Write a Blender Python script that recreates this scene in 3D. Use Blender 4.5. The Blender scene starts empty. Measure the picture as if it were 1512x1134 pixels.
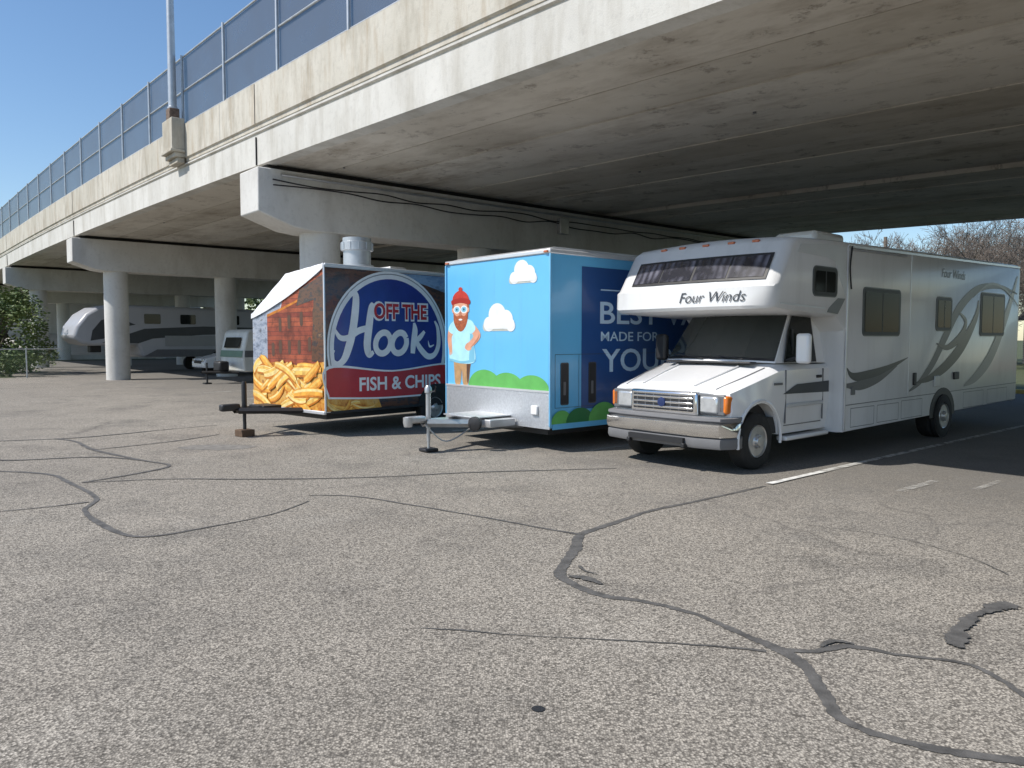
import bpy, bmesh, math, random
from mathutils import Vector, Matrix, Euler
random.seed(7)
R=math.radians
scene=bpy.context.scene
COL=scene.collection
# ------------------------------------------------------------------ materials
MATS={}
def nodes(name):
    m=bpy.data.materials.new(name); m.use_nodes=True
    nt=m.node_tree; b=nt.nodes["Principled BSDF"]
    return m,nt,b
def N(nt,t,**kw):
    n=nt.nodes.new(t)
    for k,v in kw.items():
        if k in n.inputs.keys(): n.inputs[k].default_value=v
        else: setattr(n,k,v)
    return n
def mixc(nt,fac,a,b,bt='MIX'):
    n=nt.nodes.new("ShaderNodeMix"); n.data_type='RGBA'; n.blend_type=bt
    for i,v in ((0,fac),(6,a),(7,b)):
        if isinstance(v,bpy.types.NodeSocket): nt.links.new(v,n.inputs[i])
        else:
            n.inputs[i].default_value = v if i==0 else (v[0],v[1],v[2],1)
    return n.outputs[2]
def ramp(nt,src,p0,p1,c0=(0,0,0),c1=(1,1,1)):
    n=nt.nodes.new("ShaderNodeValToRGB"); nt.links.new(src,n.inputs[0])
    n.color_ramp.elements[0].position=p0; n.color_ramp.elements[1].position=p1
    n.color_ramp.elements[0].color=(*c0,1); n.color_ramp.elements[1].color=(*c1,1)
    return n.outputs[0]
def noise(nt,vec,scale,detail=4,rough=.55,mapscale=None,loc=(0,0,0)):
    if mapscale:
        mp=nt.nodes.new("ShaderNodeMapping"); mp.inputs['Scale'].default_value=mapscale; mp.inputs['Location'].default_value=loc
        nt.links.new(vec,mp.inputs[0]); vec=mp.outputs[0]
    n=nt.nodes.new("ShaderNodeTexNoise"); n.inputs['Scale'].default_value=scale
    n.inputs['Detail'].default_value=detail; n.inputs['Roughness'].default_value=rough
    nt.links.new(vec,n.inputs['Vector']); return n.outputs[0]
def coord(nt,kind='Object'):
    return nt.nodes.new("ShaderNodeTexCoord").outputs[kind]
def bump(nt,b,h,strength,dist):
    n=nt.nodes.new("ShaderNodeBump"); n.inputs['Strength'].default_value=strength; n.inputs['Distance'].default_value=dist
    nt.links.new(h,n.inputs['Height']); nt.links.new(n.outputs[0],b.inputs['Normal'])
def pm(name,col,rough=.5,metal=0,var=.08,scale=4,bmp=0,coat=0,dirt=0):
    if name in MATS: return MATS[name]
    m,nt,b=nodes(name); oc=coord(nt)
    f=noise(nt,oc,scale,3)
    c=mixc(nt,ramp(nt,f,.3,.7),[x*(1-var) for x in col],[min(1,x*(1+var)) for x in col])
    if dirt:
        f2=noise(nt,oc,1.3,6,.65,(2.5,2.5,.5))
        c=mixc(nt,ramp(nt,f2,.5,.8,(0,0,0),(dirt,dirt,dirt)),c,(.16,.14,.11))
    nt.links.new(c,b.inputs['Base Color'])
    b.inputs['Roughness'].default_value=rough; b.inputs['Metallic'].default_value=metal
    if coat: b.inputs['Coat Weight'].default_value=coat; b.inputs['Coat Roughness'].default_value=.08
    if bmp: bump(nt,b,noise(nt,oc,scale*10,3),bmp,.01)
    MATS[name]=m; return m

def m_asphalt():
    m,nt,b=nodes("asphalt"); oc=coord(nt)
    big=noise(nt,oc,.16,3,.6); mid=noise(nt,oc,1.1,5,.65); fine=noise(nt,oc,14,3,.7)
    c=mixc(nt,ramp(nt,big,.35,.65),(.315,.287,.246),(.385,.352,.302))
    c=mixc(nt,ramp(nt,mid,.44,.72,(0,0,0),(.5,.5,.5)),c,(.245,.226,.198))
    st=noise(nt,oc,.55,6,.65,None)
    c=mixc(nt,ramp(nt,st,.53,.72,(0,0,0),(.6,.6,.6)),c,(.19,.177,.157))
    lt=noise(nt,oc,.8,6,.65,(1,1,1),(11,5,0))
    c=mixc(nt,ramp(nt,lt,.56,.75,(0,0,0),(.5,.5,.5)),c,(.44,.41,.36))
    v=N(nt,"ShaderNodeTexVoronoi",Scale=92.0); nt.links.new(oc,v.inputs['Vector'])
    sep=nt.nodes.new("ShaderNodeSeparateColor"); nt.links.new(v.outputs['Color'],sep.inputs[0])
    c=mixc(nt,.9,c,mixc(nt,1.0,c,ramp(nt,sep.outputs[0],.05,.95,(.42,.41,.40),(1.62,1.60,1.57)),'MULTIPLY'))
    edge=ramp(nt,v.outputs['Distance'],.25,.75,(1,1,1),(.40,.40,.40))
    c=mixc(nt,.8,c,edge,'MULTIPLY')
    c=mixc(nt,ramp(nt,fine,.55,.75,(0,0,0),(.35,.35,.35)),c,(.13,.12,.11))
    wp=nt.nodes.new("ShaderNodeVectorMath"); wp.operation='MULTIPLY_ADD'
    nn=N(nt,"ShaderNodeTexNoise",Scale=1.4,Detail=5.0); nt.links.new(oc,nn.inputs['Vector']); nt.links.new(nn.outputs['Color'],wp.inputs[0]); wp.inputs[1].default_value=(1.2,1.2,0); nt.links.new(oc,wp.inputs[2])
    ve=nt.nodes.new("ShaderNodeTexVoronoi"); ve.feature='DISTANCE_TO_EDGE'; ve.inputs['Scale'].default_value=.42; nt.links.new(wp.outputs[0],ve.inputs['Vector'])
    hl=ramp(nt,ve.outputs['Distance'],.0,.006,(1,1,1),(0,0,0)); msk=ramp(nt,big,.45,.54,(0,0,0),(.6,.6,.6))
    c=mixc(nt,mixc(nt,1.0,hl,msk,'MULTIPLY'),c,(.10,.09,.08))
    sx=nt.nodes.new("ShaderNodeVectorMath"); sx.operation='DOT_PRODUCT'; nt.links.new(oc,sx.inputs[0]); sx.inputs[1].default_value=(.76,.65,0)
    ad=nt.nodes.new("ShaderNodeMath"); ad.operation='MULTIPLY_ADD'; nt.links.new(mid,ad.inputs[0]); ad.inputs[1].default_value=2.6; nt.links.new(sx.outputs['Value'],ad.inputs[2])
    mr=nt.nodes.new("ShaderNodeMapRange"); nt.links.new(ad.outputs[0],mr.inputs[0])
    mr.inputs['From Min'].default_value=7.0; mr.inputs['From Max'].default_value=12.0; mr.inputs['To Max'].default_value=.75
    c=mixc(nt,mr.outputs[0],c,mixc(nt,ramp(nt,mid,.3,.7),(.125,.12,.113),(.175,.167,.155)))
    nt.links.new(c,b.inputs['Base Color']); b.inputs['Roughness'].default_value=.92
    b.inputs['Specular IOR Level'].default_value=.25
    bump(nt,b,v.outputs['Distance'],.5,.006)
    return m
def m_concrete(name,c0,c1,stain,stretch=(1,1,1),stainamt=.6,rust=0,sc=1.0):
    m,nt,b=nodes(name); oc=coord(nt)
    a=noise(nt,oc,.5*sc,5,.6); s=noise(nt,oc,1.0*sc,7,.68,stretch); f=noise(nt,oc,9,5,.7); g2=noise(nt,oc,45,2,.7)
    c=mixc(nt,ramp(nt,a,.35,.65),c0,c1)
    k=stainamt
    c=mixc(nt,ramp(nt,s,.47,.72,(0,0,0),(k,k,k)),c,stain)
    c=mixc(nt,ramp(nt,f,.52,.75,(0,0,0),(.35,.35,.35)),c,[x*.6 for x in c0])
    if rust:
        s2=noise(nt,oc,1.3,6,.7,(3,3,.5),(4,7,1))
        c=mixc(nt,ramp(nt,s2,.5,.7,(0,0,0),(rust,)*3),c,(.34,.25,.15))
    nt.links.new(c,b.inputs['Base Color']); b.inputs['Roughness'].default_value=.9
    b.inputs['Specular IOR Level'].default_value=.2
    bump(nt,b,g2,.35,.01)
    return m
def m_under():
    m,nt,b=nodes("beam_soffit_concrete"); oc=coord(nt)
    sx=nt.nodes.new("ShaderNodeSeparateXYZ"); nt.links.new(oc,sx.inputs[0])
    d=nt.nodes.new("ShaderNodeMath"); d.operation='MULTIPLY_ADD'; nt.links.new(sx.outputs[0],d.inputs[0]); d.inputs[1].default_value=1/1.2; d.inputs[2].default_value=-.25
    fl=nt.nodes.new("ShaderNodeMath"); fl.operation='FLOOR'; nt.links.new(d.outputs[0],fl.inputs[0])
    wn=nt.nodes.new("ShaderNodeTexWhiteNoise"); wn.noise_dimensions='1D'; nt.links.new(fl.outputs[0],wn.inputs['W'])
    c=mixc(nt,wn.outputs[0],(.48,.44,.37),(.64,.60,.53))
    s=noise(nt,oc,1.0,6,.7,(1.4,.5,1)); s3=noise(nt,oc,1.0,8,.78,(2.6,2.0,1),(3,9,0))
    c=mixc(nt,ramp(nt,s,.47,.68,(0,0,0),(.7,.7,.7)),c,(.27,.225,.17))
    c=mixc(nt,ramp(nt,s3,.56,.64,(0,0,0),(.65,.65,.65)),c,(.15,.12,.09))
    s4=noise(nt,oc,.35,4,.6)
    c=mixc(nt,ramp(nt,s4,.45,.7,(0,0,0),(.5,.5,.5)),c,(.72,.68,.60))
    nt.links.new(c,b.inputs['Base Color']); b.inputs['Roughness'].default_value=.85
    bump(nt,b,noise(nt,oc,30,3),.3,.01)
    return m
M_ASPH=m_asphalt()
M_FASC=m_concrete("fascia_concrete",(.55,.535,.49),(.66,.645,.60),(.34,.31,.25),(1,1.6,.35),.6,.0)
M_PARA=m_concrete("parapet_concrete",(.49,.46,.39),(.60,.57,.50),(.26,.22,.16),(1,1.3,.4),.8,.5)
M_CAP=m_concrete("pier_concrete",(.58,.565,.53),(.66,.65,.62),(.38,.35,.31),(1.2,1.2,.35),.55)
M_UNDER=m_under()
M_DARK=pm("dark_joint",(.03,.03,.03),.9)
M_TAR=pm("crack_sealant",(.10,.095,.088),.75,0,.4,9,.4)
M_PAINTLN=pm("worn_line_paint",(.62,.61,.58),.8,0,.35,9,.2)
M_WHITE=pm("white_gelcoat",(.80,.80,.79),.28,0,.02,2,0,.3,.10)
M_VAN=pm("white_car_paint",(.84,.84,.84),.22,0,.015,2,0,.6,.08)
M_WALLW=pm("white_filon_siding",(.72,.72,.715),.32,0,.025,1.5,0,.2,.2)
M_SILVER=pm("silver_grey_decal",(.30,.31,.32),.35,.1,.03)
M_CAPPAN=pm("pale_grey_decal",(.58,.59,.60),.35,.1,.03)
M_GREYD=pm("dark_grey_decal",(.050,.055,.062),.35)
M_GREYM=pm("mid_grey_decal",(.13,.133,.14),.4)
def m_glass(name,col,rough=.04,coat=1,spec=.5):
    m,nt,b=nodes(name); oc=coord(nt)
    f=noise(nt,oc,1.5,3)
    c=mixc(nt,f,[x*.6 for x in col],[x*1.5 for x in col]); nt.links.new(c,b.inputs['Base Color'])
    b.inputs['Roughness'].default_value=rough; b.inputs['Coat Weight'].default_value=coat; b.inputs['Coat Roughness'].default_value=.02
    b.inputs['Specular IOR Level'].default_value=spec
    return m
M_GLASS=m_glass("tinted_glass",(.014,.017,.016),.05,0,.28)
M_SGLASS=m_glass("smoked_side_glass",(.018,.019,.017),.08,0,.035)
M_WSH=m_glass("windshield_glass",(.03,.037,.035),.04,.5,.35)
m_,nt,b=nodes("window_curtain"); oc=coord(nt); wv=nt.nodes.new("ShaderNodeTexWave"); wv.bands_direction='Y'; wv.inputs['Scale'].default_value=2.6; wv.inputs['Distortion'].default_value=4.0; wv.inputs['Detail'].default_value=3; nt.links.new(oc,wv.inputs[0])
cc=mixc(nt,wv.outputs[1],(.035,.035,.05),(.15,.15,.19)); cc=mixc(nt,ramp(nt,noise(nt,oc,2.2,3),.42,.6),cc,(.02,.021,.03))
nt.links.new(cc,b.inputs['Base Color']); b.inputs['Roughness'].default_value=.2; b.inputs['Coat Weight'].default_value=.6; M_CURT=m_
M_RUB=pm("tyre_rubber",(.022,.022,.022),.8,0,.2,8,.2)
M_BLK=pm("black_trim",(.02,.02,.022),.5)
M_DKG=pm("grey_valance",(.17,.17,.175),.6)
M_CHR=pm("chrome_bumper",(.82,.82,.82),.14,1,.04,3)
M_STEEL=pm("wheel_steel",(.55,.55,.54),.35,.7,.15,9)
M_GALV=pm("galvanised_metal",(.52,.53,.54),.42,.7,.12,5)
M_ALU=pm("aluminium_sheet",(.66,.67,.68),.36,.8,.10,30,.5)
M_TRIM=pm("aluminium_trim",(.70,.71,.73),.35,.5,.05,6)
M_AMB=pm("amber_lens",(.75,.20,.02),.25,0,.05,3,0,.5)
M_AMBD=pm("marker_lens",(.50,.12,.03),.3,0,.05,3,0,.5)
M_LENS=pm("headlight_lens",(.60,.62,.63),.12,.5,.12,14,0,1)
M_SKYB=pm("sky_blue_wrap",(.13,.47,.78),.3,0,.03,1.5,0,.3,.05)
M_NAVY=pm("navy_wrap",(.020,.075,.245),.3,0,.05,1.5,0,.3)
M_CLOUD=pm("cloud_white",(.78,.79,.78),.35); M_CLOUDS=pm("cloud_shade",(.50,.51,.46),.35)
M_GRN=pm("wrap_green",(.12,.42,.10),.35,0,.1,5); M_GRND=pm("wrap_dark_green",(.025,.17,.055),.35)
M_SKIN=pm("wrap_skin",(.68,.34,.22),.4,0,.12,9); M_SKIN2=pm("wrap_skin_shade",(.46,.19,.11),.4,0,.1,9)
M_RED=pm("wrap_red",(.50,.05,.035),.35,0,.15,14); M_ORB=pm("wrap_beard",(.36,.10,.04),.5,0,.35,30)
M_SHIRT=pm("wrap_shirt",(.42,.74,.84),.4,0,.1,6); M_SHIRT2=pm("wrap_shirt_shade",(.20,.50,.66),.4); M_TAN=pm("wrap_tan",(.45,.27,.13),.5,0,.2,9); M_BRN=pm("wrap_brown",(.10,.05,.03),.5)
M_LETW=pm("letter_white",(.80,.81,.82),.4); M_LETB=pm("letter_pale_blue",(.50,.67,.83),.4)
M_BLUE=pm("sign_blue",(.022,.040,.24),.3,0,.15,3,0,.3); M_BAND=pm("sign_red",(.46,.018,.022),.3,0,.08,3,0,.3)
M_TARP=pm("white_tarp",(.76,.77,.79),.55,0,.06,5,.3)
M_RUSTY=pm("rusted_steel",(.17,.12,.09),.8,.2,.4,14,.4)
def m_photo(name,cols,scale,stretch=(1,1,1)):
    m,nt,b=nodes(name); oc=coord(nt)
    f=noise(nt,oc,scale,8,.72,stretch); r=nt.nodes.new("ShaderNodeValToRGB"); nt.links.new(f,r.inputs[0])
    e=r.color_ramp.elements; n=len(cols)
    e[0].position=.34; e[0].color=(*cols[0],1); e[1].position=.68; e[1].color=(*cols[-1],1)
    for i in range(1,n-1):
        k=e.new(.34+.34*i/(n-1)); k.color=(*cols[i],1)
    nt.links.new(r.outputs[0],b.inputs['Base Color']); b.inputs['Roughness'].default_value=.32; b.inputs['Coat Weight'].default_value=.3
    return m
M_PIXDK=m_photo("printed_dark_street",[(.015,.012,.014),(.06,.03,.02),(.13,.05,.025),(.02,.02,.03),(.26,.14,.07)],2.2,(1,1,2.2))
M_PIXFD=m_photo("printed_food",[(.20,.05,.01),(.50,.18,.02),(.66,.34,.06),(.70,.42,.12),(.30,.09,.015)],3.2)
M_PIXSKY=m_photo("printed_blue_sky",[(.10,.20,.38),(.25,.38,.55),(.05,.07,.12)],1.8,(1,1,3))
M_PIXGR=m_photo("printed_grey_house",[(.06,.07,.10),(.22,.26,.34),(.38,.42,.50),(.10,.09,.09)],4,(1,1,2))
def m_brick(name,c1,c2,mo,scale,rot=(0,0,0),shade=.25):
    m,nt,b=nodes(name); oc=coord(nt)
    mp=nt.nodes.new("ShaderNodeMapping"); nt.links.new(oc,mp.inputs[0]); mp.inputs['Rotation'].default_value=rot
    br=nt.nodes.new("ShaderNodeTexBrick"); nt.links.new(mp.outputs[0],br.inputs['Vector'])
    br.inputs['Color1'].default_value=(*c1,1); br.inputs['Color2'].default_value=(*c2,1); br.inputs['Mortar'].default_value=(*mo,1)
    br.inputs['Scale'].default_value=scale; br.inputs['Mortar Size'].default_value=.02
    c=mixc(nt,ramp(nt,noise(nt,oc,3.2,7,.75),.42,.66,(0,0,0),(.85,.85,.85)),br.outputs[0],[x*shade for x in c1])
    nt.links.new(c,b.inputs['Base Color']); b.inputs['Roughness'].default_value=.5
    return m
M_PBRICK=m_brick("printed_brick",(.46,.11,.045),(.24,.045,.025),(.04,.02,.02),6,(R(90),0,R(90)),.12)
M_BRICK=m_brick("brick_wall",(.32,.10,.07),(.26,.08,.06),(.35,.33,.30),4,(R(90),0,0),.6)
M_FRY=[pm("fry_a",(.78,.36,.05),.4,0,.3,7),pm("fry_b",(.84,.49,.11),.4,0,.3,7),pm("fry_c",(.52,.17,.015),.4,0,.3,9),pm("fry_d",(.88,.64,.26),.4,0,.25,8)]
# ------------------------------------------------------------------ mesh helpers
def empty(name,loc=(0,0,0),rz=0):
    e=bpy.data.objects.new(name,None); COL.objects.link(e); e.location=loc; e.rotation_euler=(0,0,rz); e.empty_display_size=.3
    return e
def mesh(name,verts,faces,mat,parent=None,smooth=False,mats=None,fm=None,bevel=0,seg=2,recalc=True):
    me=bpy.data.meshes.new(name); me.from_pydata([tuple(v) for v in verts],[],faces)
    for mm in (mats or [mat]): me.materials.append(mm)
    if fm:
        for p,i in zip(me.polygons,fm): p.material_index=i
    if recalc:
        bm=bmesh.new(); bm.from_mesh(me); bmesh.ops.recalc_face_normals(bm,faces=bm.faces); bm.to_mesh(me); bm.free()
    o=bpy.data.objects.new(name,me); COL.objects.link(o)
    if parent: o.parent=parent
    if smooth:
        for p in me.polygons: p.use_smooth=True
        try: me.set_sharp_from_angle(angle=R(38))
        except Exception: pass
    if bevel:
        b=o.modifiers.new("b",'BEVEL'); b.width=bevel; b.segments=seg; b.limit_method='ANGLE'; b.angle_limit=R(35)
        for p in me.polygons: p.use_smooth=True
        try: me.set_sharp_from_angle(angle=R(60))
        except Exception: pass
    return o
def box(name,parent,c,s,mat,bevel=0,rot=None):
    x,y,z=[k/2 for k in s]
    v=[Vector((a,b,d)) for a in(-x,x) for b in(-y,y) for d in(-z,z)]
    if rot: v=[Euler(rot).to_matrix()@p for p in v]
    v=[p+Vector(c) for p in v]
    f=[(0,1,3,2),(4,6,7,5),(0,4,5,1),(2,3,7,6),(0,2,6,4),(1,5,7,3)]
    return mesh(name,v,f,mat,parent,bevel=bevel)
def prism(name,parent,pts,y0,y1,mat,bevel=0,smooth=False):
    n=len(pts); v=[(p[0],y0,p[1]) for p in pts]+[(p[0],y1,p[1]) for p in pts]
    f=[tuple(range(n)),tuple(range(2*n-1,n-1,-1))]+[(i,(i+1)%n,n+(i+1)%n,n+i) for i in range(n)]
    return mesh(name,v,f,mat,parent,bevel=bevel,smooth=smooth)
def frame(axis):
    a=Vector(axis).normalized(); t=Vector((0,0,1)) if abs(a.z)<.9 else Vector((1,0,0))
    u=a.cross(t).normalized(); w=a.cross(u).normalized(); return a,u,w
def lathe(name,parent,c,axis,prof,mat,segs=28,mats=None,pm_=None):
    a,u,w=frame(axis); c=Vector(c); v=[];f=[];fm=[]
    for (r,h) in prof:
        for i in range(segs):
            t=2*math.pi*i/segs; v.append(c+a*h+(u*math.cos(t)+w*math.sin(t))*r)
    for j in range(len(prof)-1):
        for i in range(segs):
            k=(i+1)%segs; f.append((j*segs+i,j*segs+k,(j+1)*segs+k,(j+1)*segs+i)); fm.append(pm_[j] if pm_ else 0)
    f.append(tuple(range(segs))); fm.append(fm[0]); f.append(tuple(range((len(prof)-1)*segs,len(prof)*segs))); fm.append(fm[-2])
    return mesh(name,v,f,mat,parent,smooth=True,mats=mats,fm=fm)
def rod(name,parent,p0,p1,r,mat,segs=12,r2=None):
    p0=Vector(p0);p1=Vector(p1); d=(p1-p0).length
    return lathe(name,parent,p0,p1-p0,[(r,0),(r if r2 is None else r2,d)],mat,segs)
def tube(name,parent,pts,r,mat,segs=6):
    v=[];f=[];pts=[Vector(p) for p in pts]
    for i,p in enumerate(pts):
        d=(pts[min(i+1,len(pts)-1)]-pts[max(i-1,0)]); a,u,w=frame(d)
        for k in range(segs):
            t=2*math.pi*k/segs; v.append(p+(u*math.cos(t)+w*math.sin(t))*r)
    for i in range(len(pts)-1):
        for k in range(segs):
            f.append((i*segs+k,i*segs+(k+1)%segs,(i+1)*segs+(k+1)%segs,(i+1)*segs+k))
    return mesh(name,v,f,mat,parent,smooth=True)
def decal(name,parent,O,U,V,pts,mat,off=.003):
    O=Vector(O);U=Vector(U);V=Vector(V);n=U.cross(V).normalized()
    v=[O+U*p[0]+V*p[1]+n*off for p in pts]
    return mesh(name,v,[tuple(range(len(v)))],mat,parent,recalc=False)
def ell(cx,cy,rx,ry,n=28,a0=0,a1=2*math.pi):
    full=abs(a1-a0-2*math.pi)<1e-6
    return [(cx+rx*math.cos(a0+(a1-a0)*i/(n if full else n-1)),cy+ry*math.sin(a0+(a1-a0)*i/(n if full else n-1))) for i in range(n)]
def rrect(x0,y0,x1,y1,r,n=5):
    p=[]
    for cx,cy,a in((x1-r,y1-r,0),(x0+r,y1-r,90),(x0+r,y0+r,180),(x1-r,y0+r,270)):
        for i in range(n): t=R(a+90*i/(n-1)); p.append((cx+r*math.cos(t),cy+r*math.sin(t)))
    return p
def catmull(pts,n=8):
    out=[];P=[pts[0]]+list(pts)+[pts[-1]]
    for i in range(1,len(P)-2):
        for k in range(n):
            t=k/n; out.append(tuple(.5*((2*P[i][j])+(-P[i-1][j]+P[i+1][j])*t+(2*P[i-1][j]-5*P[i][j]+4*P[i+1][j]-P[i+2][j])*t*t+(-P[i-1][j]+3*P[i][j]-3*P[i+1][j]+P[i+2][j])*t**3) for j in range(len(pts[0]))))
    out.append(tuple(pts[-1])); return out
def ribbon(name,parent,O,U,V,pts,mat,off=.003,smooth=8,jit=0,wander=0):
    P=catmull(pts,smooth); O=Vector(O);U=Vector(U);V=Vector(V);n=U.cross(V).normalized(); vv=[];f=[]
    a1=a2=a3=0
    for i,p in enumerate(P):
        q=P[min(i+1,len(P)-1)];o=P[max(i-1,0)]; dx,dy=q[0]-o[0],q[1]-o[1]; L=math.hypot(dx,dy) or 1
        nx,ny=-dy/L,dx/L; w=max(p[2],.004)/2
        a1=a1*.55+random.uniform(-jit,jit); a2=a2*.55+random.uniform(-jit,jit); a3=a3*.8+random.uniform(-1,1)*wander
        vv.append(O+U*(p[0]+nx*(w*(1+a1)+a3))+V*(p[1]+ny*(w*(1+a1)+a3))+n*off); vv.append(O+U*(p[0]-nx*(w*(1+a2)-a3))+V*(p[1]-ny*(w*(1+a2)-a3))+n*off)
    for i in range(len(P)-1): f.append((2*i,2*i+1,2*i+3,2*i+2))
    return mesh(name,vv,f,mat,parent,recalc=False)
def text(name,parent,s,O,U,V,w,h,mat,off=.004,shear=0,bold=0,ext=.0008):
    cu=bpy.data.curves.new("t",'FONT'); cu.body=s; cu.shear=shear; cu.offset=bold; cu.extrude=ext; cu.resolution_u=4
    o=bpy.data.objects.new("t",cu); COL.objects.link(o); bpy.context.view_layer.update()
    me=bpy.data.meshes.new_from_object(o); bpy.data.objects.remove(o)
    xs=[v.co.x for v in me.vertices]; ys=[v.co.y for v in me.vertices]
    x0,x1,y0,y1=min(xs),max(xs),min(ys),max(ys); O=Vector(O);U=Vector(U);V=Vector(V);n=U.cross(V).normalized()
    for v in me.vertices:
        v.co=O+U*((v.co.x-x0)/(x1-x0)*w)+V*((v.co.y-y0)/(y1-y0)*h)+n*(off+v.co.z)
    me.materials.clear(); me.materials.append(mat)
    ob=bpy.data.objects.new(name,me); COL.objects.link(ob); ob.parent=parent; return ob
def wheel(parent,c,side,r=.37,w=.24,nm="wheel",hub=M_STEEL,holes=8):
    ax=(0,side,0); rr=r*.58
    prof=[(rr*.9,-w),(r*.93,-w),(r,-w*.85),(r,-w*.15),(r*.965,-.02),(r*.86,0),(rr*1.04,-.005),(rr,-.02)]
    lathe(nm+"_tyre",parent,c,ax,prof,M_RUB,36)
    lathe(nm+"_rim",parent,c,ax,[(rr,-.018),(rr*.97,.0),(rr*.9,-.01),(rr*.84,-.06),(rr*.55,-.045),(rr*.42,-.01),(rr*.30,.015),(rr*.27,.03),(rr*.1,.033)],hub,32)
    c=Vector(c)
    for i in range(holes):
        t=2*math.pi*i/holes
        q=c+Vector((math.cos(t)*rr*.70,side*-.05,math.sin(t)*rr*.70))
        lathe(nm+"_hole",parent,q,ax,[(rr*.085,0),(rr*.085,.006)],M_BLK,10)
        q=c+Vector((math.cos(t+.3)*rr*.36,side*.004,math.sin(t+.3)*rr*.36))
        lathe(nm+"_nut",parent,q,ax,[(rr*.05,0),(rr*.05,.02)],M_GALV,6)
def cutbool(o,cutters):
    for c in cutters:
        m=o.modifiers.new("x",'BOOLEAN'); m.operation='DIFFERENCE'; m.object=c; m.solver='EXACT'
    bpy.context.view_layer.update()
    dg=bpy.context.evaluated_depsgraph_get(); me=bpy.data.meshes.new_from_object(o.evaluated_get(dg))
    o.modifiers.clear(); o.data=me
    for c in cutters: bpy.data.objects.remove(c)
XA=R(40.54)
P0=(-5.53,16.86)
def B2W(x,y): return (P0[0]+.76*x-.65*y, P0[1]+.65*x+.76*y)
# ------------------------------------------------------------------ ground
m_gr,nt,b=nodes("grass_ground"); oc=coord(nt)
c=mixc(nt,ramp(nt,noise(nt,oc,.4,6,.7),.35,.65),(.05,.075,.022),(.10,.10,.045)); c=mixc(nt,ramp(nt,noise(nt,oc,9,4,.7),.4,.7,(0,0,0),(.6,.6,.6)),c,(.03,.045,.015))
nt.links.new(c,b.inputs['Base Color']); b.inputs['Roughness'].default_value=.95
mesh("ground",[(-700,-700,-.012),(700,-700,-.012),(700,700,-.012),(-700,700,-.012)],[(0,1,2,3)],m_gr)
lot=[(-60,-60),(20.5,-60),(20.5,50),(-1.5,50),(-1.5,23),(-60,23)]
mesh("parking_lot_pavement",[(*B2W(*p),0) for p in lot],[tuple(range(6))],M_ASPH)
k=empty("kerb",(*P0,0),XA)
box("kerb_stone",k,(20.6,-5,.06),(.18,108,.15),pm("kerb_yellow",(.50,.42,.16),.8,0,.2,6),.02)
CR=empty("asphalt_crack_sealing")
X3,Y3=(1,0,0),(0,1,0)
cr=[
 [(2.12,2.96,.07),(1.8,3.06,.06),(1.58,3.19,.055),(1.47,3.34,.06),(1.5,3.61,.065),(1.52,3.87,.07),(1.46,4.09,.08),(1.31,4.33,.055),(1.14,4.62,.045),(.89,4.84,.05),(.6,4.97,.065),(.44,5.18,.07),(.35,5.41,.09),(.41,5.74,.08),(.52,6.12,.10),(.6,6.55,.08),(.89,6.91,.07),(1.36,7.46,.06),(2.03,8.0,.05),(2.92,8.74,.045)],
 [(1.46,4.09,.05),(1.64,4.07,.05),(1.85,4.14,.055),(2.09,4.02,.03),(2.36,3.92,.035),(2.43,3.75,.04),(2.45,3.44,.04),(2.5,3.0,.04)],
 [(1.38,4.07,.03),(1.1,4.14,.018),(.55,4.23,.010),(.02,4.3,.008),(-.26,4.36,.018),(-.54,4.41,.006)],
 [(.6,6.55,.045),(.27,6.78,.032),(-.36,7.26,.028),(-1.08,7.77,.03),(-1.72,8.17,.03),(-2.21,8.21,.018)],
 [(-2.13,7.93,.015),(-2.33,7.32,.020),(-2.77,6.78,.028),(-3.2,6.48,.045),(-3.75,6.91,.07),(-4.21,7.46,.05),(-4.46,8.1,.055),(-5.27,8.99,.065),(-5.88,9.54,.055),(-6.9,9.78,.05)],
 [(-5.3,7.3,.025),(-4.74,7.61,.025),(-4.4,7.87,.04)],
 [(-5.08,8.95,.035),(-4.14,9.17,.03),(-2.91,9.17,.05),(-1.71,9.3,.03),(-.48,9.64,.04),(1.37,9.94,.025)],
 [(-5.08,8.95,.035),(-4.73,9.54,.05),(-4.58,10.15,.05),(-5.16,10.6,.05),(-6.36,11.58,.07),(-7.24,12.58,.06),(-7.77,12.9,.05)],
 [(-9.2,12.4,.045),(-7.66,12.92,.06),(-7.03,13.47,.07),(-6.51,14.18,.045),(-5.8,14.96,.03)],
 [(-5.16,10.6,.05),(-6.0,10.9,.05),(-7.1,10.6,.06),(-7.6,11.2,.05)],
 [(-6.4,11.6,.04),(-5.6,12.6,.05),(-5.2,13.5,.03)],
 [(2.42,7.04,.006),(3.19,6.55,.008),(3.53,5.92,.009),(3.57,5.41,.009)],
 [(.40,5.38,.03),(.52,5.33,.08),(.62,5.2,.03)],
 [(.50,5.62,.03),(.53,5.5,.02),(.62,5.42,.01)],
 [(1.7,4.12,.02),(1.8,4.2,.045),(1.9,4.16,.02)],
]
for i,c_ in enumerate(cr): ribbon("sealed_crack_%d"%i,CR,(0,0,0),X3,Y3,c_,M_TAR,.004+.0004*i,18,.17,.003)
for j,q in enumerate(([(3.2,4.8,.10),(3.08,4.75,.13),(2.95,4.67,.06),(2.84,4.60,.05)],[(2.84,4.60,.05),(2.74,4.50,.09),(2.62,4.38,.07),(2.55,4.28,.11),(2.47,4.18,.10),(2.46,4.10,.03)])):
    ribbon("sealant_patch_%d"%j,CR,(0,0,0),X3,Y3,q,M_TAR,.0105+.0004*j,20,.22,.004)
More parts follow.
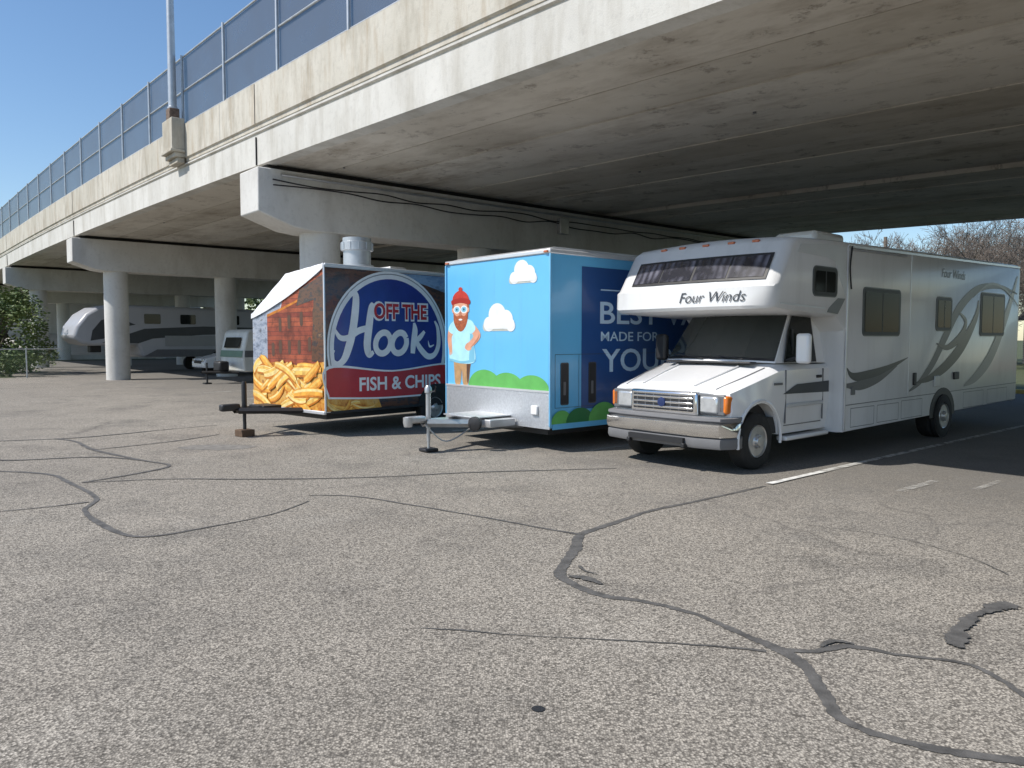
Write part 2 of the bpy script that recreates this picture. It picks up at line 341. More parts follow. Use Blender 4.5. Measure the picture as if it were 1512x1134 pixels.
decal("tar_spot",CR,(0,0,0),X3,Y3,ell(.12,3.42,.032,.03,12),M_BLK,.004)
for (x,y,rx,ry) in [(-4.6,11.9,.6,.3),(-7.0,9.6,.4,.15)]:
    pts=[(x+rx*(1+random.uniform(-.12,.12))*math.cos(a*.35),y+ry*(1+random.uniform(-.12,.12))*math.sin(a*.35)) for a in range(18)]
    decal("dark_patch",CR,(0,0,0),X3,Y3,pts,pm("patch_asphalt",(.19,.178,.158),.9,0,.3,9,.3),.003)
def m_worn(name,lo,hi,a,b_,col=(.62,.61,.57)):
    m,nt,b=nodes(name); oc=coord(nt); f=noise(nt,oc,6,6,.75); tr=nt.nodes.new("ShaderNodeBsdfTransparent"); mx=nt.nodes.new("ShaderNodeMixShader")
    b.inputs['Base Color'].default_value=(*col,1); b.inputs['Roughness'].default_value=.85
    nt.links.new(ramp(nt,f,lo,hi,(a,)*3,(b_,)*3),mx.inputs[0]); nt.links.new(tr.outputs[0],mx.inputs[1]); nt.links.new(b.outputs[0],mx.inputs[2]); nt.links.new(mx.outputs[0],nt.nodes["Material Output"].inputs[0]); return m
m_st=m_worn("worn_stripe_paint",.36,.56,.1,.75); m_st2=m_worn("faint_stripe_paint",.42,.62,.0,.45)
PS=empty("parking_stripe_markings")
def stripe(x0,y0,L,w=.10,mm=m_st): ribbon("stripe",PS,(0,0,0),X3,Y3,[(x0,y0,w),(x0+.76*L/2,y0+.65*L/2,w),(x0+.76*L,y0+.65*L,w)],mm,.013,6,.08)
stripe(3.0,8.85,1.3,.09,M_PAINTLN); stripe(3.96,9.68,10)
for n_,l_ in ((-1,9),(1,8),(2,8),(3,9),(4,9),(5,9),(6,9)): stripe(3.0-.65*3.3*n_+.2,8.9+.76*3.3*n_,l_,.1,m_st2 if n_<2 else m_st)
stripe(4.3,8.4,1.0,.10,m_st2); stripe(5.2,8.5,.8,.08,m_st2)
# ------------------------------------------------------------------ viaduct
BR=empty("concrete_overpass_bridge",(*P0,0),XA)
def zd(Y):
    t=max(-Y,-34); return 5.45-.0253*t-.000368*t*t
W=19.2
ys=[-42+3*i for i in range(38)]
def sweep(name,prof,mat,parent=BR,y_list=ys,closed=False):
    v=[];f=[];n=len(prof)
    for Y in y_list:
        for (x,z) in prof: v.append((x,Y,zd(Y)+z))
    for j in range(len(y_list)-1):
        for i in range(n if closed else n-1):
            f.append((j*n+i,j*n+(i+1)%n,(j+1)*n+(i+1)%n,(j+1)*n+i))
    if closed: f.append(tuple(range(n))); f.append(tuple(range((len(y_list)-1)*n,len(y_list)*n)))
    return mesh(name,v,f,mat,parent)
fas=[(0,0),(0,.64),(.035,.655),(.035,.685),(-.02,.70),(-.02,.735),(.03,.75),(.03,.775)]
sweep("fascia_beam",fas+[(.3,.775),(.3,.0)],M_FASC,closed=True)
par=[(.012,.78),(.012,.86),(-.03,.885),(-.03,1.74),(.27,1.76),(.34,.78)]
sweep("parapet",par,M_PARA,closed=True)
sweep("fascia_beam_far",[(W,0),(W,.775),(W-.3,.775),(W-.3,0)],M_FASC,closed=True)
sweep("parapet_far",[(W-x,z) for x,z in par],M_PARA,closed=True)
sweep("deck_slab",[(.345,.76),(W-.345,.76),(W-.345,.5),(.345,.5)],M_CAP,closed=True)
xb=.3; i=0; und=[(.3,.3),(.3,.012)]
while xb<W-.4:
    x1=min(xb+1.2,W-.31)
    drop=.0 if i%2==0 else .009
    if i==8: drop=.10
    und+= [(xb,.012+drop),(x1-.045,.012+drop),(x1-.038,.07+drop),(x1,.07+drop)]
    xb=x1; i+=1
und+=[(W-.3,.3)]
sweep("box_beams",und,M_UNDER)
for j in range(7):
    x_=1.5+(j%3)*2.4; y_=-14+j*4.3; lathe("soffit_plug",BR,(x_,y_,zd(y_)-.002),(0,0,1),[(.028,0),(.028,.02)],M_DKG,10)
pierY=[-18.3,0,18.3,36,54]
cx_=[1.45,5.95,9.6,13.25,17.75]
for n_,Y in enumerate(pierY):
    zt=zd(Y)-.12
    prof=[(-.2,zt),(-.2,zt-.93),(.15,zt-1.05),(.6,zt-1.2),(1.0,zt-1.25),(W-1.0,zt-1.25),(W-.6,zt-1.2),(W-.15,zt-1.05),(W+.2,zt-.93),(W+.2,zt)]
    prism("pier_cap_%d"%n_,BR,prof,Y-.5,Y+.5,M_CAP,.025)
    prism("bearing_strip_%d"%n_,BR,[(.1,zt-.005),(W-.1,zt-.005),(W-.1,zt+.125),(.1,zt+.125)],Y-.3,Y+.3,M_DARK)
    box("joint_%d"%n_,BR,(-.006,Y,zd(Y)+.30),(.05,.02,.6),M_DARK); box("joint_p_%d"%n_,BR,(-.03,Y,zd(Y)+1.3),(.02,.015,.84),M_DARK)
    for x in cx_:
        lathe("pier_column",BR,(x,Y,-.05),(0,0,1),[(.457,0),(.457,zt-1.2)],M_CAP,40)
for Y in range(-36,70,12):
    box("parapet_joint",BR,(-.0255,Y+2.1,zd(Y+2.1)+1.3),(.012,.012,.82),M_DKG)
box("abutment_wall",BR,(9.6,66,3),(22,1,7),M_CAP); box("abutment_slope",BR,(9.6,60,.6),(20,12,1.4),M_CAP,0,(R(9),0,0))
for dz,am,seed in((-.28,.10,1),(-.40,.14,5)):
    rr=random.Random(seed); pts=[]
    x=.1
    while x<17: pts.append((x,-.56-rr.uniform(0,.05),zd(0)-.12+dz+rr.uniform(-am,am)*.5)); x+=.9
    tube("cap_cable",BR,catmull(pts,6),.016,M_BLK)
tube("cap_conduit",BR,[(.3,-.54,zd(0)-.24),(18.5,-.54,zd(0)-.24)],.03,M_GALV)
box("junction_box",BR,(8.7,-.58,4.9),(.35,.16,.45),M_GALV,.02)
yL=5.0; zl=zd(yL)
CO=[(-.36,1.06,1.86,.80),(-.40,.98,1.06,.86),(-.30,.86,.98,.78),(-.22,.72,.86,.70)]
for i,(x,a,bz,wd) in enumerate(CO): box("lamp_corbel_%d"%i,BR,((x-.031)/2,yL,zl+(a+bz)/2),(-x-.031+.0,wd,bz-a-.002),M_PARA,.015)
LP=empty("street_lamp",(*B2W(-.20,yL),zl+1.86),XA)
box("base_box",LP,(.0,0,.15),(.26,.30,.30),M_RUSTY,.02)
lathe("pole",LP,(0,0,.30),(0,0,1),[(.13,0),(.13,.04),(.105,.06),(.065,8.5)],M_GALV,20)
tube("arm",LP,catmull([(0,0,8.7),(.6,0,9.2),(2.2,0,9.4)],8),.04,M_GALV,10)
box("luminaire",LP,(2.5,0,9.38),(.7,.3,.14),M_GALV,.04)
FE=empty("bridge_safety_fence",(*P0,0),XA)
m_fs,nt,b=nodes("fence_screen_mesh"); oc=coord(nt); b.inputs['Base Color'].default_value=(.060,.068,.085,1); b.inputs['Roughness'].default_value=.6
wv=noise(nt,oc,1.2,3); tr=nt.nodes.new("ShaderNodeBsdfTransparent"); mx=nt.nodes.new("ShaderNodeMixShader")
nt.links.new(ramp(nt,wv,.2,.8,(.66,)*3,(.78,)*3),mx.inputs[0]); nt.links.new(tr.outputs[0],mx.inputs[1]); nt.links.new(b.outputs[0],mx.inputs[2]); nt.links.new(mx.outputs[0],nt.nodes["Material Output"].inputs[0])
for side,xf in(("near",.12),("far",W-.12)):
    v=[];f=[]
    for j,Y in enumerate(ys): v+= [(xf,Y,zd(Y)+1.80),(xf,Y,zd(Y)+3.55)]
    for j in range(len(ys)-1): f.append((2*j,2*j+2,2*j+3,2*j+1))
    mesh("screen_"+side,v,f,m_fs,FE)
    for h in(1.82,2.68,3.56): tube("rail_%s_%d"%(side,h*10),FE,[(xf-.03,Y,zd(Y)+h) for Y in ys],.024,M_GALV,8)
    Y=-40
    while Y<69:
        z=zd(Y); rod("post",FE,(xf-.06,Y,z+1.5),(xf-.06,Y,z+3.60),.035,M_GALV,10); Y+=3
# ------------------------------------------------------------------ motorhome
RV=empty("class_c_motorhome",(2.553,10.595,0),XA)
def loft(name,rings,mat,parent,smooth=True,bevel=0):
    n=len(rings[0]); v=[p for r in rings for p in r]; f=[]
    for j in range(len(rings)-1):
        for i in range(n): f.append((j*n+i,j*n+(i+1)%n,(j+1)*n+(i+1)%n,(j+1)*n+i))
    f.append(tuple(range(n-1,-1,-1))); f.append(tuple(range((len(rings)-1)*n,len(rings)*n)))
    return mesh(name,v,f,mat,parent,smooth=smooth,bevel=bevel)
def vring(x,zb,wb,zm,wm,zs,ws,wt,zt,curv=0):
    h=[(wb,zb),(wm,zm),(ws,zs),(wt,zt-.035),(wt*.5,zt-.008),(0,zt)]
    full=[(-y,z) for y,z in h]+[(y,z) for y,z in reversed(h[:-1])]
    return [(x+curv*(abs(y))**2,y,z) for y,z in full]
rings=[vring(-.70,.62,.86,.80,.90,.97,.88,.72,1.04,.10),vring(-.66,.50,.90,.80,.97,1.01,.93,.78,1.085,.09),vring(-.5,.45,.95,.82,1.0,1.05,.965,.82,1.13,.05),
 vring(-.1,.45,.96,.85,1.01,1.14,.985,.86,1.235,.02),vring(.30,.45,.96,.88,1.01,1.23,.985,.87,1.335,.02),vring(.50,.42,.96,.9,1.0,1.27,.985,.90,1.385),vring(1.80,.42,.95,.9,1.0,1.29,.985,.93,1.37)]
body=loft("cab_body",rings,M_VAN,RV)
cut=lathe("cut",RV,(0,-1.3,.40),(0,1,0),[(.47,0),(.47,2.6)],M_BLK,32)
cutbool(body,[cut])
for p in body.data.polygons: p.use_smooth=True
try: body.data.set_sharp_from_angle(angle=R(38))
except Exception: pass
box("wheel_well",RV,(0,0,.62),(1.1,1.70,.5),M_BLK)
for s in(-1,1):
    P=[(.5*math.cos(R(a)),s*1.0,.40+.5*math.sin(R(a))) for a in range(-10,191,10)]
    tube("arch_lip",RV,P,.022,M_VAN,8)
for s in(-1,1):
    tube("hood_gap",RV,[(-.60,s*.74,1.062),(-.1,s*.83,1.206),(.33,s*.85,1.313)],.006,M_DKG,4)
    tube("hood_crease",RV,[(-.62,s*.42,1.088),(-.1,s*.48,1.232),(.25,s*.5,1.325)],.012,M_VAN,6)
def bl(q,u,v): 
    a,b_,c_,d=[Vector(p) for p in q]; return (a*(1-u)+b_*u)*(1-v)+(d*(1-u)+c_*u)*v
base=[(.50,-.90,1.37),(.34,-.5,1.385),(.27,0,1.39),(.34,.5,1.385),(.50,.90,1.37),(1.8,.93,1.36),(1.8,-.93,1.36)]
top=[(1.08,-.78,2.14),(.98,-.42,2.16),(.95,0,2.165),(.98,.42,2.16),(1.08,.78,2.14),(1.8,.80,2.14),(1.8,-.80,2.14)]
loft("cab_greenhouse",[base,top],M_VAN,RV,False)
v=[];f=[];g_v=[];g_f=[]
us=[(0,1,.06,1),(1,2,0,1),(2,3,0,1),(3,4,0,.94)]
for (i,j,u0,u1) in us:
    q=[base[i],base[j],top[j],top[i]]
    n_=-(Vector(q[1])-Vector(q[0])).cross(Vector(q[3])-Vector(q[0])).normalized()
    if n_.x>0: n_=-n_
    o_=len(v); v+= [bl(q,u,w_)+n_*.010 for u,w_ in((u0,.07),(u1,.07),(u1,.95),(u0,.95))]; f.append((o_,o_+1,o_+2,o_+3))
    g_v+= [bl(q,u,w_)+n_*.006 for u,w_ in((u0-(.03 if u0>0 else 0),.03),(u1+(.03 if u1<1 else 0),.03),(u1+(.03 if u1<1 else 0),.98),(u0-(.03 if u0>0 else 0),.98))]; g_f.append((o_,o_+1,o_+2,o_+3))
mesh("windshield",v,f,M_WSH,RV); mesh("windshield_gasket",g_v,g_f,M_BLK,RV)
box("windshield_cowl",RV,(.30,0,1.375),(.16,1.4,.025),M_BLK,.01)
for y0,y1 in((-.55,-.02),(.1,.62)): tube("wiper",RV,[(.28,y0,1.42),(.36,y1+.0,1.47)],.010,M_BLK)
for s in(-1,1):
    zz=lambda z: .93-(z-1.36)*.167
    yy=lambda z: s*(zz(z)+.006)
    pts=[(.72,1.40),(1.52,1.40),(1.52,2.04),(1.10,2.04),(.92,1.80)]
    mesh("door_window",[(x,yy(z),z) for x,z in pts],[tuple(range(5))],M_GLASS,RV)
    mesh("door_window_seal",[(x,yy(z)-s*.003,z) for x,z in [(.67,1.375),(1.55,1.375),(1.55,2.065),(1.08,2.065),(.88,1.81)]],[tuple(range(5))],M_BLK,RV)
    box("quarter_bar",RV,(.93,s*.905,1.62),(.02,.02,.42),M_BLK)
    for x in(.62,1.62): box("door_gap",RV,(x,s*.992,.92),(.012,.02,.72),M_DKG)
    box("door_gap_low",RV,(1.12,s*.965,.53),(1.0,.02,.012),M_DKG)
    box("door_handle",RV,(1.50,s*1.0,1.17),(.13,.03,.04),M_BLK,.01)
    box("body_moulding",RV,(1.12,s*1.005,.80),(.98,.02,.05),M_CAPPAN,.008)
    prism("door_stripe",RV,[(.55,.96),(1.78,.94),(1.78,1.10),(.9,1.08)],s*1.003-.0015,s*1.003+.0015,M_GREYD)
    box("step_board",RV,(1.15,s*.97,.36),(1.15,.16,.06),M_VAN,.02)
    my=1.22 if s<0 else 1.12
    box("mirror",RV,(.66,s*my,1.57),(.10,.20,.40),M_VAN if s<0 else M_BLK,.04); box("mirror_face",RV,(.715,s*my,1.57),(.012,.16,.34),M_GLASS)
    tube("mirror_arm",RV,[(.72,s*.93,1.40),(.68,s*(my-.07),1.46)],.022,M_BLK)
    box("fender_badge",RV,(.42,s*1.006,1.10),(.20,.01,.03),M_GREYM)
box("grille_frame",RV,(-.705,0,.865),(.06,1.10,.30),M_CHR,.03)
box("grille_hole",RV,(-.722,0,.865),(.05,.98,.205),M_BLK,.01)
for z in(.80,.865,.93): box("grille_bar",RV,(-.745,0,z),(.02,.98,.028),M_CHR,.004)
for y in [-.42,-.28,-.14,.14,.28,.42]: box("grille_slat",RV,(-.742,y,.865),(.012,.012,.2),M_GREYM)
lathe("badge",RV,(-.752,0,.865),(-1,0,0),[(.065,0),(.06,.012),(.03,.014)],pm("badge_blue",(.03,.05,.15),.25,.3),24)
for s in(-1,1):
    box("headlight_rim",RV,(-.645,s*.72,.865),(.05,.40,.27),M_GREYM,.02)
    box("headlight",RV,(-.662,s*.69,.865),(.06,.27,.215),M_LENS,.025)
    box("indicator",RV,(-.585,s*.885,.87),(.17,.13,.23),M_AMB,.03)
bp=[(-.86,-.0),(-.85,.6),(-.78,.92),(-.62,1.0),(-.45,1.01)]
bpf=[(x,-y) for x,y in reversed(bp[1:])]+bp
def bumper(name,z0,z1,dx,mat,th=.06):
    v=[];f=[];n=len(bpf)
    for (x,y) in bpf: v+=[(x+dx,y,z0),(x+dx-.025,y*1.005,(z0*.7+z1*.3)),(x+dx-.02,y*1.005,(z0*.15+z1*.85)),(x+dx+.02,y*.99,z1),(x+dx+.12,y*.93,z1),(x+dx+.12,y*.93,z0)]
    for i in range(n-1):
        for k_ in range(6): f.append((i*6+k_,i*6+(k_+1)%6,(i+1)*6+(k_+1)%6,(i+1)*6+k_))
    f.append(tuple(range(6))); f.append(tuple(range((n-1)*6,n*6)))
    mesh(name,v,f,mat,RV,smooth=True)
bumper("chrome_bumper",.47,.655,0,M_CHR); bumper("bumper_lower_valance",.32,.465,.03,M_DKG); bumper("bumper_top_pad",.657,.715,.03,M_DKG)
box("bumper_slot",RV,(-.868,0,.40),(.05,.9,.07),M_BLK)
for y in(-.45,.45): box("tow_hook",RV,(-.86,y,.34),(.08,.05,.06),M_BLK,.01)
box("chassis_floor",RV,(4.6,0,.55),(9.0,1.9,.22),M_BLK)
for s in(-1,1):
    wheel(RV,(0,s*.98,.372),s,.372,.24)
    wheel(RV,(5.36,s*1.16,.372),s,.372,.24)
ybs=[-1.22,-1.20,-1.12,-.8,-.4,0,.4,.8,1.26,1.34,1.36]
def cprof(y):
    a=abs(y)-(.14 if y>1.1 else 0); e=0 if a<1.15 else (.02 if a<1.21 else .055)
    kf=1 if y<0 else .4
    fx=.14*(a/1.22)**2.2*(1 if y<0 else .8)-.16+ (0 if a<1.13 else .05*kf if a<1.21 else .09*kf)
    cr=.04*(1-(a/1.22)**2)
    return [(9.2-e,.46+e*.3),(9.2-e,3.12-e),(9.1-e,3.19-e+cr),(4.5,3.12-e+cr),(1.2,3.05-e+cr),(.42+fx*.9,3.01-e+cr),(.30+fx,2.95-e),(-.04+fx,2.40),(-.12+fx+e,2.36),(-.13+fx+e,2.12+e),(-.09+fx+e,2.08+e),(.10+fx+e,2.06+e),(1.0,2.02+e),(1.55,2.0+e),(1.76+e,1.80+e),(1.80+e,1.3),(1.80+e,.36+e*.3)]
loft("coach_body",[[(x,y,z) for x,z in cprof(y)] for y in ybs],M_WALLW,RV)
for s in(-1,1):
    yo=1.2225 if s<0 else 1.3625
    def pr(n_,p_,h_,m_): prism(n_,RV,p_,s*yo-h_,s*yo+h_,m_)
    pr("front_cap_panel",[(1.78,2.99),(1.2,2.98),(.52,2.93),(.44,2.82),(1.25,2.80),(1.45,2.76),(1.62,2.50),(1.78,2.30)],.002,M_CAPPAN)
    pr("front_cap_stripe",[(1.55,2.26),(1.76,2.26),(1.55,2.04),(1.25,2.06),(1.3,2.12)],.002,M_GREYM)
    pr("front_cap_edge",[(.05,2.14),(1.2,2.10),(1.2,2.12),(.05,2.16)],.002,M_CAPPAN)
    box("corner_trim",RV,(1.82,s*yo,1.70),(.035,.02,2.62),M_TRIM,.004)
    prism("roof_trim",RV,[(1.85,2.985),(9.12,3.115),(9.12,3.15),(1.85,3.02)],s*(yo-.0045)-.012,s*(yo-.0045)+.012,M_TRIM)
    pr("skirt_line",[(1.85,.745),(9.15,.80),(9.15,.81),(1.85,.755)],.004,M_GREYM)
    pr("wheel_opening",[(4.82,.36)]+[(5.36+.54*math.cos(R(a)),.42+.44*math.sin(R(a))) for a in range(170,5,-12)]+[(5.90,.38)],.0045,M_BLK)
    pr("seam_v",[(3.93,.8),(3.945,.8),(3.945,3.02),(3.93,3.02)],.004,M_TRIM)
wheel(RV,(5.36,-1.262,.372),-1,.372,.1,"rear_outer_wheel")
S_O=(0,-1.222,0);S_U=(1,0,0);S_V=(0,0,1)
def rvwin(x0,z0,x1,z1,name="side_window"):
    decal(name+"_frame",RV,S_O,S_U,S_V,rrect(x0,z0,x1,z1,.07),M_BLK,.010)
    prism(name+"_lip",RV,rrect(x0-.015,z0-.015,x1+.015,z1+.015,.08),-1.231,-1.2215,M_GREYD)
    decal(name+"_glass",RV,S_O,S_U,S_V,rrect(x0+.05,z0+.05,x1-.05,z1-.05,.04),M_SGLASS,.013)
    decal(name+"_mullion",RV,S_O,S_U,S_V,[((x0+x1)/2-.012,z0+.05),((x0+x1)/2+.012,z0+.05),((x0+x1)/2+.012,z1-.05),((x0+x1)/2-.012,z1-.05)],M_BLK,.015)
rvwin(2.31,1.75,3.55,2.44); rvwin(4.97,1.84,5.62,2.40,"bath_window"); rvwin(7.02,1.76,8.28,2.55,"rear_window"); rvwin(.86,2.28,1.50,2.66,"bunk_window")
ribbon("swoosh_a",RV,S_O,S_U,S_V,[(1.86,1.28,.02),(2.05,1.16,.10),(2.6,1.15,.18),(3.2,1.25,.10),(3.9,1.40,.01)],M_GREYD,.003)
ribbon("swoosh_b",RV,S_O,S_U,S_V,[(1.86,1.03,.06),(2.3,1.02,.14),(2.9,1.10,.10),(3.5,1.28,.02)],M_GREYM,.0045)
ribbon("swoosh_c",RV,S_O,S_U,S_V,[(3.98,.86,.03),(4.4,1.0,.10),(4.9,1.30,.16),(5.4,1.75,.20),(6.0,2.25,.20),(6.9,2.62,.14),(8.0,2.70,.08),(9.0,2.60,.03)],M_GREYM,.003)
ribbon("swoosh_d",RV,S_O,S_U,S_V,[(4.2,.98,.02),(4.8,1.05,.12),(5.5,1.25,.20),(6.2,1.6,.24),(6.8,2.1,.16),(6.9,2.4,.05)],M_GREYD,.0045)
ribbon("swoosh_e",RV,S_O,S_U,S_V,[(6.3,.85,.03),(6.9,1.0,.18),(7.6,1.35,.26),(8.2,1.9,.24),(8.7,2.5,.16),(9.0,2.95,.05)],M_SILVER,.003)
ribbon("swoosh_f",RV,S_O,S_U,S_V,[(5.0,1.62,.02),(5.5,1.55,.10),(6.1,1.75,.16),(6.3,2.0,.10),(6.0,2.15,.03)],M_GREYD,.006)
ribbon("swoosh_g",RV,S_O,S_U,S_V,[(6.6,2.45,.02),(7.4,2.72,.05),(8.3,2.66,.06),(9.1,2.35,.03)],M_GREYD,.0065)
text("side_lettering",RV,"Four Winds",(5.15,-1.222,2.74),S_U,S_V,1.05,.15,M_GREYD,.004,.3,0)
for x0,z0,x1,z1 in((2.0,.42,2.75,.70),(2.85,.43,3.6,.70),(3.7,.43,4.5,.72),(6.3,.45,7.3,.74),(7.5,.46,8.6,.74)):
    for (a,b_,c_,d_) in((x0,z0,x1,z0+.008),(x0,z1-.008,x1,z1),(x0,z0,x0+.008,z1),(x1-.008,z0,x1,z1)):
        decal("compartment_line",RV,S_O,S_U,S_V,[(a,b_),(c_,b_),(c_,d_),(a,d_)],M_GREYM,.003)
box("black_latch",RV,(5.9,-1.235,1.05),(.22,.03,.13),M_BLK,.01); box("black_latch2",RV,(4.15,-1.235,1.05),(.1,.03,.2),M_BLK,.01)
box("outlet_cover",RV,(5.05,-1.235,.98),(.20,.025,.18),M_WHITE,.01); box("fuel_flap",RV,(2.05,-1.23,.95),(.12,.015,.12),M_GREYM,.01)
tube("awning_bar",RV,[(1.9,-1.235,2.96),(3.7,-1.235,2.99)],.02,M_TRIM)
tube("gutter_cable",RV,catmull([(1.9,-1.24,3.0),(1.84,-1.245,2.7),(1.9,-1.24,2.4)],6),.012,M_BLK)
UF=Vector((0,-1,0)); sl=Vector((.34,0,.55)).normalized(); nF=UF.cross(sl)
if nF.x>0: nF=-nF
def fx(y):
    a=abs(y); return .14*(a/1.22)**2.2*(1 if y<0 else .8)-.16
fo=Vector((-.04,0,2.40))
def fpatch(name,y0,y1,v0,v1,mat,off,n=8):
    v=[];f=[]
    for i in range(n+1):
        y=y0+(y1-y0)*i/n
        for w_ in(v0,v1):
            p=fo+sl*w_; v.append(Vector((p.x+fx(y),y,p.z))+nF*off)
    for i in range(n): f.append((2*i,2*i+1,2*i+3,2*i+2))
    mesh(name,v,f,mat,RV)
fpatch("bunk_window_frame",1.14,-1.08,.06,.47,M_BLK,.012,14)
for a,b_ in((1.10,.58),(.55,.02),(-.02,-.53),(-.56,-1.04)): fpatch("bunk_window_pane",a,b_,.10,.43,M_CURT,.018,4)
tx=text("front_lettering",RV,"Four Winds",(-.30,.08,2.18),(0,-1,0),(0,0,1),.98,.135,M_GREYD,0,.3,-.006)
for v_ in tx.data.vertices:
    v_.co.x=-.137+fx(v_.co.y)+(v_.co.z-2.12)*.04-.004+(v_.co.x+.30)
for y in(-.75,-.4,0,.4,.75): box("clearance_light",RV,(.345+fx(y),y,2.985),(.05,.10,.035),M_AMBD,.010)
lathe("logo_disc",RV,(.24,-.93,2.86),tuple(nF),[(.085,0),(.08,.012)],M_GREYD,20)
box("roof_ac",RV,(3.0,0,3.24),(.95,.72,.30),M_WHITE,.07); box("roof_vent",RV,(6.3,.2,3.2),(.5,.5,.14),M_WHITE,.04); box("roof_vent2",RV,(1.9,.3,3.13),(.4,.4,.12),M_WHITE,.03)
tube("ladder_l",RV,[(9.26,-.6,.9),(9.26,-.6,3.25)],.018,M_GALV); box("rear_bumper",RV,(9.28,0,.5),(.14,2.3,.16),M_VAN,.03)
# ------------------------------------------------------------------ blue enclosed trailer
TB=empty("enclosed_cargo_trailer",(.56,11.3,0),XA)
WB,LB,ZB0,ZB1=2.6,5.8,.36,2.98
box("shell",TB,(LB/2,WB/2,(ZB0+ZB1)/2),(LB,WB,ZB1-ZB0),M_SKYB,.035)
prism("roof_cap",TB,[(-.02,ZB1-.03),(-.02,ZB1+.04),(LB+.02,ZB1+.04),(LB+.02,ZB1-.03)],-.02,WB+.02,M_TRIM,.015)
prism("roof_crown",TB,[(.03,ZB1+.042),(.2,ZB1+.09),(LB-.2,ZB1+.09),(LB-.03,ZB1+.042)],.1,WB-.1,M_TRIM)
F_O=(0,WB,0);F_U=(0,-1,0);F_V=(0,0,1)
T_O=(0,0,0)
prism("stone_guard",TB,[(-.012,ZB0-.01),(-.012,.90),(.0,.90),(.0,ZB0-.01)],-.004,WB+.004,M_ALU)
prism("guard_trim",TB,[(-.022,.895),(-.022,.925),(.0,.925),(.0,.895)],-.004,WB+.004,M_TRIM)
for y in(-.008,WB+.008): box("corner_post",TB,(.0,y,(ZB0+ZB1)/2),(.04,.03,ZB1-ZB0-.06),pm("blue_corner",(.18,.50,.78),.35),.01)
box("bottom_rail",TB,(LB/2,-.008,ZB0+.03),(LB-.1,.02,.10),M_SKYB,.005)
for u in(.65,1.3,1.95): decal("panel_seam",TB,F_O,F_U,F_V,[(u-.003,.93),(u+.003,.93),(u+.003,2.94),(u-.003,2.94)],M_SHIRT2,.0015)
def cloud(par,O,U,V,cx,cz,w,o0=.004):
    h=w*.42
    decal("cloud_shadow",par,O,U,V,[(x,z) for x,z in rrect(cx-w*.5,cz-h*.52,cx+w*.48,cz-h*.1,h*.2)],M_CLOUDS,o0)
    for i,(dx,dz,r) in enumerate(((-.30,-.08,.17),(-.05,.10,.26),(.20,.0,.22),(.36,-.12,.13))):
        decal("cloud_puff",par,O,U,V,ell(cx+dx*w,cz+dz*w,r*w,r*w*.85,22),M_CLOUD,o0+.001+.0006*i)
    decal("cloud_base",par,O,U,V,rrect(cx-w*.46,cz-h*.42,cx+w*.47,cz+h*.02,h*.2),M_CLOUD,o0+.005)
cloud(TB,F_O,F_U,F_V,2.0,2.69,.66); cloud(TB,F_O,F_U,F_V,1.42,2.0,.82)
for cx,r,h in((1.05,.42,.27),(1.62,.40,.24),(2.21,.38,.22)):
    decal("hill",TB,F_O,F_U,F_V,ell(cx,.926,r,h,18,0,math.pi),M_GRN,.004+.0005*cx)
for y in(.04,.65,1.3,1.95,2.56):
    for z in(.42,.62,.85): lathe("rivet",TB,(-.012,y,z),(-1,0,0),[(.012,0),(.008,.006)],M_TRIM,8)
for y in (.06,WB-.06): box("clear_light",TB,(-.03,y,ZB1+.0),(.03,.08,.03),M_AMBD,.005)
box("outlet",TB,(-.03,.30,.62),(.05,.14,.14),M_WHITE,.015)
def md(n,pts,m,o): decal("printed_man_"+n,TB,F_O,F_U,F_V,[(.42+(x-.40)*1.10,z) for x,z in pts],m,o)
def blob(pts,n=6): return catmull(list(pts)+[pts[0]],n)[:-1]
md("leg_l",blob([(.20,1.42),(.42,1.42),(.41,1.15),(.37,.93),(.25,.93),(.22,1.15)]),M_TAN,.004)
md("leg_r",blob([(.40,1.42),(.64,1.42),(.62,1.18),(.57,.93),(.45,.93),(.42,1.15)]),M_TAN,.0044)
md("leg_shade",blob([(.54,1.40),(.64,1.40),(.61,1.15),(.57,.95),(.54,1.1)]),M_BRN,.0047)
md("shirt",blob([(.10,1.32),(.42,1.28),(.74,1.32),(.73,1.58),(.65,1.94),(.52,2.05),(.28,2.05),(.16,1.94),(.09,1.60)]),M_SHIRT,.0056)
md("shirt_shade",blob([(.60,1.34),(.73,1.34),(.72,1.62),(.64,1.92),(.62,1.62)]),M_SHIRT2,.0059)
md("shirt_hem",blob([(.11,1.32),(.42,1.28),(.73,1.32),(.73,1.36),(.42,1.32),(.11,1.36)]),M_SHIRT2,.0060)
md("arm_r",blob([(.58,1.98),(.72,1.94),(.88,1.78),(.82,1.66),(.62,1.54),(.58,1.62),(.71,1.74),(.62,1.84)]),M_SKIN,.0062)
md("hand_r",blob([(.66,1.62),(.60,1.64),(.52,1.60),(.50,1.54),(.58,1.50),(.66,1.53)]),M_SKIN,.0065)
md("arm_r_shade",blob([(.86,1.78),(.82,1.68),(.66,1.56),(.64,1.55),(.80,1.70)]),M_SKIN2,.0067)
md("sleeve",blob([(.52,2.03),(.68,1.99),(.76,1.86),(.64,1.78),(.55,1.90)]),M_SHIRT,.0069)
md("arm_l",blob([(.22,1.98),(.09,1.88),(.05,1.70),(.10,1.48),(.17,1.50),(.16,1.72),(.24,1.84)]),M_SKIN,.0062)
md("sleeve_l",blob([(.26,2.02),(.13,1.95),(.08,1.84),(.20,1.78),(.26,1.90)]),M_SHIRT,.0069)
